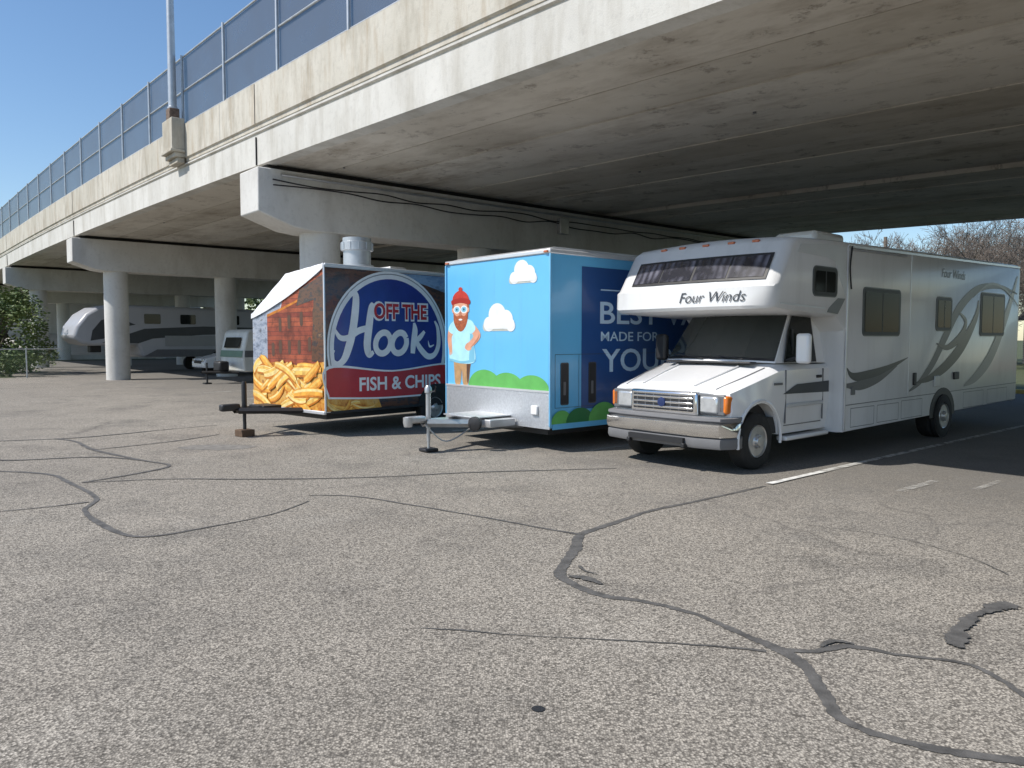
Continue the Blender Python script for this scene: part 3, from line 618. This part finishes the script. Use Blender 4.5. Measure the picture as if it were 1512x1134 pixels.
for k_ in range(4): md("finger",blob([(.09+.022*k_,1.51),(.105+.022*k_,1.51),(.105+.022*k_,1.42+.01*abs(k_-1)),(.092+.022*k_,1.42+.01*abs(k_-1))],3),M_SKIN,.0064+.0001*k_)
md("neck",[(.34,1.96),(.46,1.96),(.46,2.10),(.34,2.10)],M_SKIN2,.0070)
md("hair",ell(.39,2.22,.215,.20),M_ORB,.0071); md("ear_l",ell(.200,2.18,.032,.04,12),M_SKIN,.0073); md("ear_r",ell(.58,2.18,.032,.04,12),M_SKIN,.0073)
md("head",ell(.39,2.18,.18,.20),M_SKIN,.0075)
md("beard",blob([(.21,2.14),(.29,2.08),(.39,2.10),(.49,2.08),(.57,2.14),(.56,1.98),(.48,1.86),(.39,1.82),(.30,1.86),(.22,1.98)]),M_ORB,.0078)
md("mouth",ell(.39,2.02,.05,.016,12),M_CLOUD,.0083)
md("hat",blob([(.18,2.30),(.39,2.33),(.60,2.30),(.58,2.41),(.50,2.48),(.39,2.51),(.28,2.48),(.20,2.41)]),M_RED,.0085)
md("hat_cuff",blob([(.17,2.27),(.39,2.30),(.61,2.27),(.615,2.35),(.39,2.38),(.165,2.35)]),pm("wrap_red_dark",(.36,.03,.02),.4),.0087)
md("hat_knob",ell(.39,2.53,.05,.035,14),M_RED,.0088)
for dx in(-.09,.09):
    md("glasses",ell(.39+dx,2.19,.088,.066,18),M_CLOUD,.0090); md("lens",ell(.39+dx,2.19,.066,.046,16),M_SHIRT2,.0095); md("pupil",ell(.39+dx,2.19,.018,.020,10),M_BLK,.0099)
md("nose",ell(.39,2.12,.034,.038,12),M_SKIN2,.0102)
NV=[(.66,.62),(LB-.06,.62),(LB-.06,2.80),(.66,2.80)]
decal("navy_panel",TB,T_O,S_U,S_V,NV,M_NAVY,.004)
text("lettering_a",TB,"BEST VALUE",(1.07,0,1.93),S_U,S_V,3.7,.35,M_LETB,.006,0,.012)
text("lettering_b",TB,"MADE FOR",(1.09,0,1.66),S_U,S_V,1.42,.15,M_LETB,.006,0,.006)
text("lettering_c",TB,"YOUR TOWN",(1.12,0,1.17),S_U,S_V,4.1,.37,M_LETB,.006,0,.012)
decal("rule",TB,T_O,S_U,S_V,[(1.08,2.45),(1.9,2.45),(1.9,2.47),(1.08,2.47)],M_LETB,.006)
for x in(.30,.90):
    decal("vent_slot",TB,T_O,S_U,S_V,rrect(x-.07,.72,x+.07,1.32,.02),M_BLK,.012); prism("vent_frame",TB,rrect(x-.085,.70,x+.085,1.34,.03),-.010,-.0045,M_GREYD)
    decal("vent_lever",TB,T_O,S_U,S_V,rrect(x-.03,.85,x+.02,1.05,.01),M_GREYM,.013)
for (a,b_,c_,d_) in((.10,1.46,2.9,1.466),(.10,.66,.106,1.46),(2.9,.66,2.906,1.46),(.10,.66,2.9,.666),(.60,.66,.606,1.46)):
    decal("door_seam",TB,T_O,S_U,S_V,[(a,b_),(c_,b_),(c_,d_),(a,d_)],M_GREYD,.0068)
for i,(cx,r,h) in enumerate(((.23,.22,.20),(.62,.30,.22),(1.15,.34,.28),(1.75,.36,.22),(2.5,.4,.3),(3.4,.5,.25),(4.6,.5,.3))):
    decal("bush",TB,T_O,S_U,S_V,ell(cx,.425,r,h,16,0,math.pi),M_GRND if i%2 else M_GRN,.019+.0005*i)
for s,yy_ in((-1,-.02),(1,WB+.02)):
    for x in(3.3,4.15): wheel(TB,(x,yy_,.34),s,.34,.2,"trailer_wheel",M_STEEL,6)
box("fender",TB,(3.72,-.06,.74),(1.75,.22,.04),M_ALU,.015)
box("underframe",TB,(LB/2,WB/2,ZB0-.06),(LB-.3,WB-.4,.12),M_BLK)
for y0 in(.75,1.85):
    a=Vector((.2,y0,.36)); b_=Vector((-1.35,1.3+(y0-1.3)*.10,.44))
    tube("tongue_rail",TB,[a,b_],.06,M_GALV,4)
box("tongue_plate",TB,(-.35,1.3,.50),(.70,.85,.02),M_ALU,.004)
box("tongue_box",TB,(-.30,1.3,.41),(.50,1.15,.12),M_GALV,.01)
box("coupler",TB,(-1.52,1.3,.50),(.34,.14,.10),M_GALV,.03); lathe("coupler_socket",TB,(-1.64,1.3,.40),(0,0,1),[(.06,0),(.075,.06),(.075,.14)],M_GALV,16)
lathe("jack_tube",TB,(-1.28,1.3,.16),(0,0,1),[(.028,0),(.028,.2),(.038,.2),(.038,.72),(.055,.73),(.055,.80),(.03,.84)],M_GALV,16)
box("jack_foot",TB,(-1.28,1.3,.03),(.22,.22,.05),M_BLK,.015); rod("jack_leg",TB,(-1.28,1.3,.03),(-1.28,1.3,.3),.022,M_GALV)
tube("jack_handle",TB,[(-1.28,1.3,.90),(-1.28,1.12,.92),(-1.28,1.10,1.0)],.012,M_BLK)
lathe("spare_hub",TB,(-.72,.86,.42),(-1,-.3,0),[(.11,0),(.11,.05),(.05,.07)],M_BLK,16)
tube("safety_chain",TB,catmull([(-1.4,1.2,.42),(-1.1,1.1,.16),(-.6,1.1,.34)],6),.012,M_GALV)
# ------------------------------------------------------------------ food trailer
A2=math.atan2(.74,.67)
TF=empty("food_concession_trailer",(-3.2,13.1,0),A2)
WF,LF,Z0,Z1=2.4,4.9,.42,2.97
v=[(0,0,Z0),(0,WF,Z0),(LF,WF,Z0),(LF,0,Z0),(0,0,Z1),(0,WF,2.15),(.75,WF,Z1),(LF,WF,Z1),(LF,0,Z1)]
f=[(0,3,2,1),(0,1,5,4),(4,5,6),(4,6,7,8),(0,4,8,3),(1,2,7,6,5)]
mesh("shell",v,f,M_TRIM,TF,bevel=.02)
m0,m1=Vector((0,0,Z1)),Vector((0,WF,2.15)); m2=Vector((.75,WF,Z1)); nn=(m1-m0).cross(m2-m0).normalized()
if nn.z<0: nn=-nn
v=[];f=[];n=10; idx={}
for i in range(n+1):
    for j in range(n+1-i):
        p=m0+(m1-m0)*(i/n)+(m2-m0)*(j/n)
        idx[i,j]=len(v); v.append(p+nn*(.012+.008*abs(math.sin(i*1.9+j*1.1))))
for i in range(n):
    for j in range(n-i):
        f.append((idx[i,j],idx[i+1,j],idx[i,j+1]))
        if i+j<n-1: f.append((idx[i+1,j],idx[i+1,j+1],idx[i,j+1]))
fl=[]
for i in range(21):
    t=i/20; p=m0+(m1-m0)*t; d=.07+.07*math.sin(math.pi*t)**.7
    fl.append((p+Vector((-.022,0,.02)),p+Vector((-.027-.003*math.sin(t*23),0,-d))))
o_=len(v)
for a,b_ in fl: v+=[a,b_]
for i in range(20): f.append((o_+2*i,o_+2*i+1,o_+2*i+3,o_+2*i+2))
mesh("tarp",v,f,M_TARP,TF,smooth=True,recalc=False)
G_O=(0,WF,0)
def fr(u): return 2.15+(Z1-2.15)*u/WF
decal("print_sky",TF,G_O,F_U,F_V,[(.02,1.2),(1.0,1.2),(1.0,fr(1.0)-.04),(.02,fr(.02)-.04)],M_PIXGR,.003)
decal("print_brick",TF,G_O,F_U,F_V,[(.55,1.2),(2.4-.02,1.2),(2.38,fr(2.38)-.05),(2.2,fr(2.2)-.12),(1.75,fr(1.75)-.05),(1.6,fr(1.6)-.12),(1.1,fr(1.1)-.10),(1.0,2.2),(.55,2.1)],M_PBRICK,.005)
for u,z in((.75,1.5),(1.0,1.55),(1.3,1.55),(1.62,1.55),(1.95,1.6),(1.0,1.95),(1.3,2.0),(1.7,2.05),(2.1,2.1)): decal("print_window",TF,G_O,F_U,F_V,rrect(u-.05,z-.13,u+.05,z+.13,.05),M_BRN,.007)
decal("print_cornice",TF,G_O,F_U,F_V,[(.55,2.10),(1.0,2.2),(1.62,2.36),(1.62,2.40),(1.0,2.25),(.55,2.15)],M_FRY[2],.0072)
decal("print_awning",TF,G_O,F_U,F_V,[(1.55,2.28),(2.38,2.42),(2.38,2.80),(1.65,2.56)],M_PIXDK,.008)
decal("print_tower",TF,G_O,F_U,F_V,[(2.0,1.3),(2.38,1.3),(2.38,2.5),(2.1,2.45)],M_PIXDK,.0085)
decal("print_fries_ground",TF,G_O,F_U,F_V,[(.02,Z0+.02),(2.38,Z0+.02),(2.38,1.30),(1.6,1.22),(.9,1.28),(.02,1.18)],M_PIXFD,.009)
rf=random.Random(11)
def fries(par,O,U,V,x0,x1,z0,z1,n,off,ls=1):
    for i in range(n):
        L=rf.uniform(.45,.95)*ls; w=rf.uniform(.11,.17)*ls; a=rf.uniform(-.6,.9); cx=rf.uniform(x0+L*.3,x1-L*.3); cz=rf.uniform(z0+.06,z1-.20)
        ca,sa=math.cos(a),math.sin(a); k_=rf.uniform(-.08,.08)
        def poly(lo,hi):
            T=[];Bt=[]
            for s_ in range(7):
                t=-1+2*s_/6; bx=t*L/2; by=k_*(1-t*t); ww=w/2*(1-.25*abs(t)**6)
                T.append((bx,by+ww*hi)); Bt.append((bx,by+ww*lo))
            P=[(cx+x*ca-y*sa,cz+x*sa+y*ca) for x,y in T+Bt[::-1]]
            return [(min(max(x,x0),x1),min(max(z,z0),z1)) for x,z in P]
        decal("print_fry_edge",par,O,U,V,poly(-1.25,1.08),M_FRY[2],off+i*.0006)
        decal("print_fry",par,O,U,V,poly(-.75,1),M_FRY[(0,1,3,0)[i%4]],off+i*.0006+.0002)
        decal("print_fry_top",par,O,U,V,poly(.15,.75),M_FRY[(1,3)[i%2]],off+i*.0006+.0004)
fries(TF,G_O,F_U,F_V,.03,2.37,Z0+.03,1.40,38,.011)
E_O=(0,0,0)
decal("print_street",TF,E_O,S_U,S_V,[(.02,Z0+.02),(LF-.02,Z0+.02),(LF-.02,Z1-.05),(.02,Z1-.05)],M_PIXDK,.003)
decal("print_side_sky",TF,E_O,S_U,S_V,[(1.3,Z1-.06),(4.8,Z1-.06),(4.8,2.3),(3.2,2.5),(2.3,2.72)],M_PIXSKY,.005)
decal("print_side_food",TF,E_O,S_U,S_V,[(.02,Z0+.02),(1.2,Z0+.02),(1.1,.70),(.02,.74)],M_PIXFD,.006)
fries(TF,E_O,S_U,S_V,.03,1.1,Z0+.02,.72,5,.007,.6)
def arcseg(R_,cx,cz,zmin,n=40):
    a=math.asin((zmin-cz)/R_); return [(cx+R_*math.cos(a+(math.pi-2*a)*i/n),cz+R_*math.sin(a+(math.pi-2*a)*i/n)) for i in range(n+1)]
cx,cz=1.44,1.52
decal("ring_outer",TF,E_O,S_U,S_V,arcseg(1.41,cx,cz,1.0),M_LETW,.012)
decal("ring_grey",TF,E_O,S_U,S_V,arcseg(1.37,cx,cz,1.0),M_SILVER,.0128)
decal("ring_white",TF,E_O,S_U,S_V,arcseg(1.35,cx,cz,1.0),M_LETW,.0136)
decal("ring_blue",TF,E_O,S_U,S_V,arcseg(1.27,cx,cz,1.0),M_BLUE,.0144)
decal("band_edge",TF,E_O,S_U,S_V,catmull([(.04,.66),(1.45,.60),(2.90,.68),(2.92,1.20),(1.45,1.12),(.03,1.22),(.04,.66)],8)[:-1],M_LETW,.0155)
decal("band",TF,E_O,S_U,S_V,catmull([(.07,.69),(1.45,.63),(2.87,.71),(2.88,1.17),(1.45,1.09),(.07,1.18),(.07,.69)],8)[:-1],M_BAND,.0163)
text("lettering_fish",TF,"FISH & CHIPS",(.70,0,.76),S_U,S_V,1.95,.25,M_LETW,.018,0,.022)
text("lettering_off_edge",TF,"OFF THE",(1.0,0,2.02),S_U,S_V,1.34,.36,M_LETW,.0152,0,.08)
text("lettering_off",TF,"OFF THE",(1.04,0,2.055),S_U,S_V,1.26,.29,M_BAND,.017,0,.03)
kk=[0]
def R2(pts):
    kk[0]+=.0004; ribbon("script_lettering",TF,E_O,S_U,S_V,[(a,b_,c_*1.3) for a,b_,c_ in pts],M_LETW,.0172+kk[0],8)
R2([(.46,2.36,.03),(.54,2.48,.07),(.64,2.46,.10),(.63,2.2,.12),(.57,1.85,.12),(.49,1.58,.12),(.38,1.34,.10),(.24,1.26,.07),(.13,1.36,.04),(.18,1.50,.02)])
R2([(1.02,2.34,.05),(.98,2.25,.10),(.93,1.95,.12),(.88,1.6,.12),(.92,1.42,.10),(1.02,1.46,.05)])
R2([(.18,1.88,.03),(.30,1.72,.07),(.48,1.72,.08),(.7,1.84,.09),(.95,1.90,.08)])
for ox in(1.24,1.62):
    R2([(ox+.17*math.cos(t)+.03*math.sin(t),1.62+.19*math.sin(t),.09) for t in [i*math.pi/5+.5 for i in range(11)]])
R2([(1.98,2.00,.04),(2.00,1.85,.10),(1.96,1.6,.10),(1.94,1.42,.08)])
R2([(2.24,1.84,.05),(2.12,1.72,.08),(2.0,1.64,.07)]); R2([(2.02,1.66,.07),(2.14,1.50,.09),(2.32,1.36,.09),(2.50,1.40,.08),(2.60,1.60,.08),(2.58,1.90,.06),(2.50,2.04,.03)])
R2([(2.48,1.58,.015),(2.37,1.55,.03),(2.33,1.66,.008)])
for x in(2.5,3.3): wheel(TF,(x,-.03,.36),-1,.35,.22,"trailer_wheel",M_STEEL,6)
prism("wheel_arch",TF,[(2.05,Z0)]+[(2.5+.42*math.cos(R(a)),.42+.40*math.sin(R(a))) for a in range(170,80,-15)]+[(3.3+.42*math.cos(R(a)),.42+.40*math.sin(R(a))) for a in range(90,5,-15)]+[(3.75,Z0)],-.0215,-.0195,M_BLK)
box("top_rail",TF,(LF/2,-.01,Z1-.01),(LF,.05,.05),M_TRIM,.01); box("bottom_rail_front",TF,(-.01,WF/2,Z0),(.05,WF,.06),M_TRIM,.01); box("bottom_rail_side",TF,(LF/2,-.01,Z0),(LF-.2,.04,.05),M_BLK,.01)
box("corner",TF,(-.004,-.004,(Z0+Z1)/2),(.03,.03,Z1-Z0),M_TRIM,.008)
box("underframe",TF,(LF/2,WF/2,Z0-.07),(LF-.3,WF-.4,.13),M_BLK)
lathe("exhaust_stack",TF,(1.1,.55,Z1-.02),(0,0,1),[(.30,0),(.30,.10),(.25,.11),(.25,.36),(.29,.37),(.29,.52),(.26,.53),(.26,.60),(.24,.60),(.24,.45)],M_GALV,32)
for a in range(12):
    t=a*math.pi/6; rod("stack_rib",TF,(1.1+.292*math.cos(t),.55+.292*math.sin(t),Z1+.36),(1.1+.292*math.cos(t),.55+.292*math.sin(t),Z1+.49),.008,M_GALV,6)
box("roof_vent",TF,(2.2,.9,Z1+.07),(.4,.4,.14),M_GALV,.02)
for y0 in(.6,1.8): tube("tongue_rail",TF,[(.15,y0,.42),(-1.0,1.2+(y0-1.2)*.12,.46)],.055,M_BLK,4)
box("coupler",TF,(-1.12,1.2,.52),(.34,.14,.12),M_BLK,.03); lathe("jack",TF,(-.85,1.2,.12),(0,0,1),[(.03,0),(.03,.3),(.045,.3),(.045,.78),(.03,.84)],M_BLK,14)
box("jack_block",TF,(-.85,1.2,.06),(.24,.26,.12),pm("wood_block",(.12,.075,.045),.9,0,.3,9),.01); box("propane_tray",TF,(-.45,1.2,.50),(.35,.5,.06),M_BLK,.01)
# ------------------------------------------------------------------ fifth wheel camper (background)
FW=empty("fifth_wheel_camper",(-21.6,37.6,0),XA+R(4))
prof=[(0.15,1.45),(-.25,1.75),(-.1,2.3),(.35,2.9),(.9,3.25),(1.5,3.38),(9.5,3.3),(9.5,.75),(2.9,.75),(2.7,1.40),(.6,1.35)]
prism("shell",FW,prof,-1.2,1.2,pm("camper_grey_shell",(.40,.41,.44),.35,0,.03,2),.14)
decs=[("nose_dark",[(.5,1.6),(.6,2.1),(1.0,2.6),(1.6,2.8),(2.6,2.4),(1.6,2.2),(1.1,1.7)],M_GREYD),("stripe",[(1.0,1.5),(3.0,2.2),(6.0,2.35),(9.4,2.3),(9.4,2.0),(6,1.9),(3.4,1.7),(2.7,1.46)],M_GREYD),("low",[(2.95,.8),(9.4,.8),(9.4,1.1),(3.6,1.15)],M_GREYM),("slide",[(4.0,1.3),(6.8,1.3),(6.8,1.85),(4.0,1.85)],M_SILVER)]
for i,(n_,p_,m_) in enumerate(decs): decal(n_,FW,(0,-1.2,0),S_U,S_V,p_,m_,.004+.003*i)
for x in(3.4,5.2,7.6): decal("window",FW,(0,-1.2,0),S_U,S_V,rrect(x-.4,2.45,x+.4,2.95,.06),M_GLASS,.02)
for x in(6.2,7.1):
    for s in(-1,1): wheel(FW,(x,s*1.22,.38),s,.38,.22,"camper_wheel",M_STEEL,0)
box("landing_gear",FW,(2.2,-.8,.7),(.1,.1,1.4),M_BLK); box("landing_gear2",FW,(2.2,.8,.7),(.1,.1,1.4),M_BLK); box("hitch_box",FW,(1.0,0,1.22),(.5,.5,.4),M_BLK,.03)
# ------------------------------------------------------------------ white hatchback (background)
CA=empty("parked_car",(-14.6,35.6,0),XA)
cp=[(0,.35),(-.02,.6),(.08,.78),(.9,.95),(1.55,1.40),(2.9,1.44),(3.9,1.02),(4.2,.9),(4.25,.4)]
n=len(cp); v=[]
for y,sx_ in((-.86,1),(-.80,1),(.80,1),(.86,1)): v+=[(x,(y*.8 if z>1.1 else y),z*(.985 if abs(y)>.83 else 1)) for x,z in cp]
f=[tuple(range(n)),tuple(range(3*n,4*n))]+[(j*n+i,j*n+(i+1)%n,(j+1)*n+(i+1)%n,(j+1)*n+i) for j in range(3) for i in range(n)]
mesh("body",v,f,M_VAN,CA,smooth=True,bevel=.04)
mesh("windscreen",[(.95,-.72,1.0),(.95,.72,1.0),(1.50,.60,1.385),(1.50,-.60,1.385)],[(0,1,2,3)],M_GLASS,CA).location=(-.012,0,.012)
mesh("side_glass",[(1.2,-.80,1.0),(3.6,-.80,1.02),(2.95,-.70,1.37),(1.62,-.70,1.35)],[(0,1,2,3)],M_GLASS,CA).location=(0,-.03,0)
box("grille",CA,(-.02,0,.62),(.05,.9,.14),M_BLK,.02)
for s in(-1,1):
    box("lamp",CA,(.04,s*.62,.70),(.12,.32,.13),M_LENS,.03)
    for x in(.75,3.45): wheel(CA,(x,s*.87,.32),s,.32,.2,"car_wheel",M_STEEL,0)
# ------------------------------------------------------------------ small travel trailer
SC=empty("small_travel_trailer",(-10.0,28.6,0),XA+R(4))
prism("shell",SC,[(0,.45),(-.05,1.1),(.15,1.95),(.3,2.05),(3.6,2.1),(3.7,.45)],0,2.0,pm("old_camper_white",(.62,.63,.60),.4,0,.08,2,0,0,.3),.06)
decal("stripe",SC,(0,0,0),S_U,S_V,[(0.02,1.0),(3.6,1.0),(3.6,1.25),(.02,1.25)],M_GREYM,.004)
mesh("front_stripe",[(-.062,.05,1.0),(-.062,1.95,1.0),(-.022,1.95,1.25),(-.022,.05,1.25)],[(0,1,2,3)],pm("camper_green",(.12,.20,.14),.5),SC).location=(-.01,0,0)
mesh("front_window",[(-.022,.35,1.35),(-.022,1.65,1.35),(.088,1.65,1.75),(.088,.35,1.75)],[(0,1,2,3)],M_GLASS,SC).location=(-.03,0,0)
wheel(SC,(2.0,-.03,.32),-1,.32,.2,"wheel",M_STEEL,0); wheel(SC,(2.0,2.03,.32),1,.32,.2,"wheel",M_STEEL,0)
for y0 in(.5,1.5): tube("tongue",SC,[(0,y0,.42),(-1.2,1.0,.45)],.05,M_BLK,4)
rod("jack",SC,(-1.0,1.0,.02),(-1.0,1.0,.8),.035,M_BLK); box("jack_base",SC,(-1.0,1.0,.03),(.25,.25,.05),M_BLK); box("gas_bottle_box",SC,(-.45,1.0,.65),(.4,.6,.4),M_BLK,.08)
# ------------------------------------------------------------------ vegetation
m_lf,nt,b=nodes("foliage_leaves"); oc=coord(nt)
c=mixc(nt,ramp(nt,noise(nt,oc,1.2,3),.35,.65),(.045,.085,.018),(.14,.18,.04)); c=mixc(nt,ramp(nt,noise(nt,oc,.8,2),.60,.75,(0,0,0),(.6,)*3),c,(.20,.11,.04))
nt.links.new(c,b.inputs['Base Color']); b.inputs['Roughness'].default_value=.6
M_BARK=pm("bark",(.17,.14,.115),.9,0,.3,6,.5)
def leafcloud(name,parent,clumps,n,size,mat,seed=1):
    rr=random.Random(seed); v=[];f=[]
    for i in range(n):
        cx,cy,cz,r=rr.choice(clumps)
        d=Vector((rr.gauss(0,1),rr.gauss(0,1),rr.gauss(0,.8))).normalized()*r*rr.uniform(.5,1.08)
        p=Vector((cx,cy,cz))+d
        if p.z<.02: p.z=abs(p.z)+.02
        a=Vector((rr.gauss(0,1),rr.gauss(0,1),rr.gauss(0,1))).normalized(); t,u,w=frame(a); s=size*rr.uniform(.5,1.3)
        o_=len(v); v+=[p-u*s,p+w*s*.55,p+u*s,p-w*s*.55]; f.append((o_,o_+1,o_+2,o_+3))
    return mesh(name,v,f,mat,parent,recalc=False)
rr=random.Random(4)
BU=empty("leafy_shrub_tree",(-25.6,37.5,0))
cl=[(rr.gauss(0,1.6),rr.gauss(0,1.3),rr.uniform(.4,3.6),rr.uniform(.4,.85)) for _ in range(42)]
leafcloud("leaves",BU,cl,14000,.085,m_lf,3)
for i in range(9):
    a=rr.uniform(0,6.28); tube("limb",BU,catmull([(0,0,0),(.5*math.cos(a),.5*math.sin(a),1.4),(1.4*math.cos(a),1.3*math.sin(a),3.2)],4),.05,M_BARK)
SH=empty("hedge_shrubs",(0,0,0))
cl=[]
for i in range(50):
    w_=rr.uniform(-16,-.3); q=B2W(w_,24.2+rr.uniform(-.8,.8)); cl.append((q[0],q[1],rr.uniform(.2,.9),rr.uniform(.3,.55)))
leafcloud("leaves",SH,cl,12000,.06,m_lf,8)
TL=empty("distant_tree_line",(0,0,0))
cl=[]
for i in range(150):
    w_=rr.uniform(-60,40); q=B2W(w_,72+rr.uniform(-3,3)); h=rr.uniform(.5,6.5); cl.append((q[0],q[1],h,rr.uniform(.9,1.9)))
for i in range(40):
    y_=rr.uniform(30,70); q=B2W(24+rr.uniform(-1.5,1.5),y_); cl.append((q[0],q[1],rr.uniform(.5,3.0),rr.uniform(.7,1.3)))
leafcloud("leaves",TL,cl,24000,.27,m_lf,9)
def baretree(name,loc,h,seed):
    rr=random.Random(seed); E=empty(name,loc); v=[];f=[]
    def seg(p,q,r0,r1,s):
        a,u,w=frame(q-p); o_=len(v)
        for P,r in((p,r0),(q,r1)):
            for k_ in range(s): t=2*math.pi*k_/s; v.append(P+(u*math.cos(t)+w*math.sin(t))*max(r,.009))
        for k_ in range(s): f.append((o_+k_,o_+(k_+1)%s,o_+s+(k_+1)%s,o_+s+k_))
    def grow(p,d,L,r,lv):
        n=3
        for i in range(n):
            d=(d+Vector((rr.gauss(0,.13),rr.gauss(0,.13),rr.gauss(.02,.08)))).normalized()
            q=p+d*L/n; r1=r*.86; seg(p,q,r,r1,8 if lv>4 else 4 if lv>2 else 3); p=q; r=r1
            if lv>0 and lv<6 and rr.random()<.8:
                _,u,w=frame(d); a=rr.uniform(0,6.28); dd=(d*.7+(u*math.cos(a)+w*math.sin(a))*.8).normalized(); grow(p,dd,L*rr.uniform(.5,.75),r*.55,lv-2 if lv>2 and rr.random()<.45 else lv-1)
        if lv>0:
            for _k in range(2 if lv<6 else 4):
                _,u,w=frame(d); a=rr.uniform(0,6.28); dd=(d+(u*math.cos(a)+w*math.sin(a))*rr.uniform(.35,.7)).normalized(); grow(p,dd,L*rr.uniform(.66,.82),r*.70,lv-1)
    grow(Vector((0,0,0)),Vector((0,0,1)),h*.22,h*.020,6)
    o=mesh("branches",v,f,M_BARK,E,recalc=False); return o.data
tm=[]
tp=((26,44,12),(31,50,14),(28.5,41,10.5),(37,54,14),(34,45,12),(42,50,13),(38.5,47,12),(30,58,14.5),(46,60,15),(35,60,14),(24,50,13),(27.5,48,13),(33,52,13))
for i,(x,y,h) in enumerate(tp):
    nm="bare_tree" if i==0 else "bare_tree.%03d"%i
    if i<4: tm.append((baretree(nm,(x,y,0),h,20+i),h))
    else:
        me,h0=tm[i%4]; E=empty(nm,(x,y,0),i*1.3); o=bpy.data.objects.new("branches",me); COL.objects.link(o); o.parent=E; o.scale=(h/h0,)*3
UP=empty("utility_pole",(26.5,54.8,0)); lathe("shaft",UP,(0,0,0),(0,0,1),[(.17,0),(.12,8.9)],M_BARK,14); box("crossarm",UP,(0,0,7.0),(2.2,.12,.14),M_BARK)
for x in(-.9,0,.9): lathe("insulator",UP,(x,0,7.07),(0,0,1),[(.05,0),(.06,.1),(.03,.16)],M_GREYM,10)
HB=empty("brick_house",(39.5,47.0,0),R(-20))
box("walls",HB,(0,0,1.5),(12,8,3),M_BRICK); prism("roof",HB,[(-6.5,2.95),(6.5,2.95),(5,4.6),(-5,4.6)],-4.5,4.5,pm("roof_shingle",(.08,.075,.07),.9,0,.3,8))
for x in(-4,-1.5,3.8): box("window",HB,(x,-4.02,1.7),(1.2,.06,1.2),M_GLASS); box("window_frame",HB,(x,-4.01,1.7),(1.35,.04,1.35),M_WHITE)
box("door",HB,(1.2,-4.03,1.05),(1.0,.06,2.1),M_WHITE)
CF=empty("chain_link_fence",(*P0,0),XA)
wires_v=[];wf=[]
yf=22.4; x0,x1=-18,-.6; H=1.25; st=.09
def wire(a,b_):
    o_=len(wires_v); t=.0032
    wires_v.extend([(a[0]-t,yf,a[1]),(a[0]+t,yf,a[1]),(b_[0]+t,yf,b_[1]),(b_[0]-t,yf,b_[1])]); wf.append((o_,o_+1,o_+2,o_+3))
x=x0
while x<x1:
    wire((x,.03),(x+H,H)); wire((x+H,.03),(x,H)); x+=st
mesh("mesh_wires",wires_v,wf,pm("fence_wire",(.20,.27,.22),.5,.3),CF,recalc=False)
x=x0
while x<x1+1.5: rod("post",CF,(x,yf,0),(x,yf,H+.05),.03,M_GALV,8); x+=2.4
tube("top_rail",CF,[(x0,yf,H),(x1+.8,yf,H)],.02,M_GALV)
# ------------------------------------------------------------------ light / sky / camera
sd=Vector((-.843,-.26,1)).normalized()
su=bpy.data.lights.new("sun",'SUN'); su.energy=5.0; su.angle=R(.53); su.color=(1,.955,.89)
so=bpy.data.objects.new("sun",su); COL.objects.link(so); so.rotation_euler=sd.to_track_quat('Z','Y').to_euler(); so.location=(-20,-10,30)
w=bpy.data.worlds.new("World"); scene.world=w; w.use_nodes=True; nt=w.node_tree
sk=nt.nodes.new("ShaderNodeTexSky"); sk.sky_type='NISHITA'; sk.sun_disc=False
sk.sun_elevation=math.asin(sd.z); sk.sun_rotation=math.atan2(sd.x,sd.y); sk.air_density=1.0; sk.dust_density=.4; sk.ozone_density=2.0
hs=nt.nodes.new("ShaderNodeHueSaturation"); hs.inputs['Saturation'].default_value=1.12
nt.links.new(sk.outputs[0],hs.inputs['Color']); nt.links.new(hs.outputs[0],nt.nodes["Background"].inputs[0]); nt.nodes["Background"].inputs[1].default_value=.15
cam=bpy.data.cameras.new("camera"); co=bpy.data.objects.new("camera",cam); COL.objects.link(co); scene.camera=co
cam.sensor_width=36; cam.lens=26.9; cam.clip_end=2500; cam.clip_start=.05
co.location=(0,0,1.7); co.rotation_euler=(R(90-3.393),0,0)
scene.view_settings.view_transform='Standard'; scene.view_settings.look='None'; scene.view_settings.exposure=0
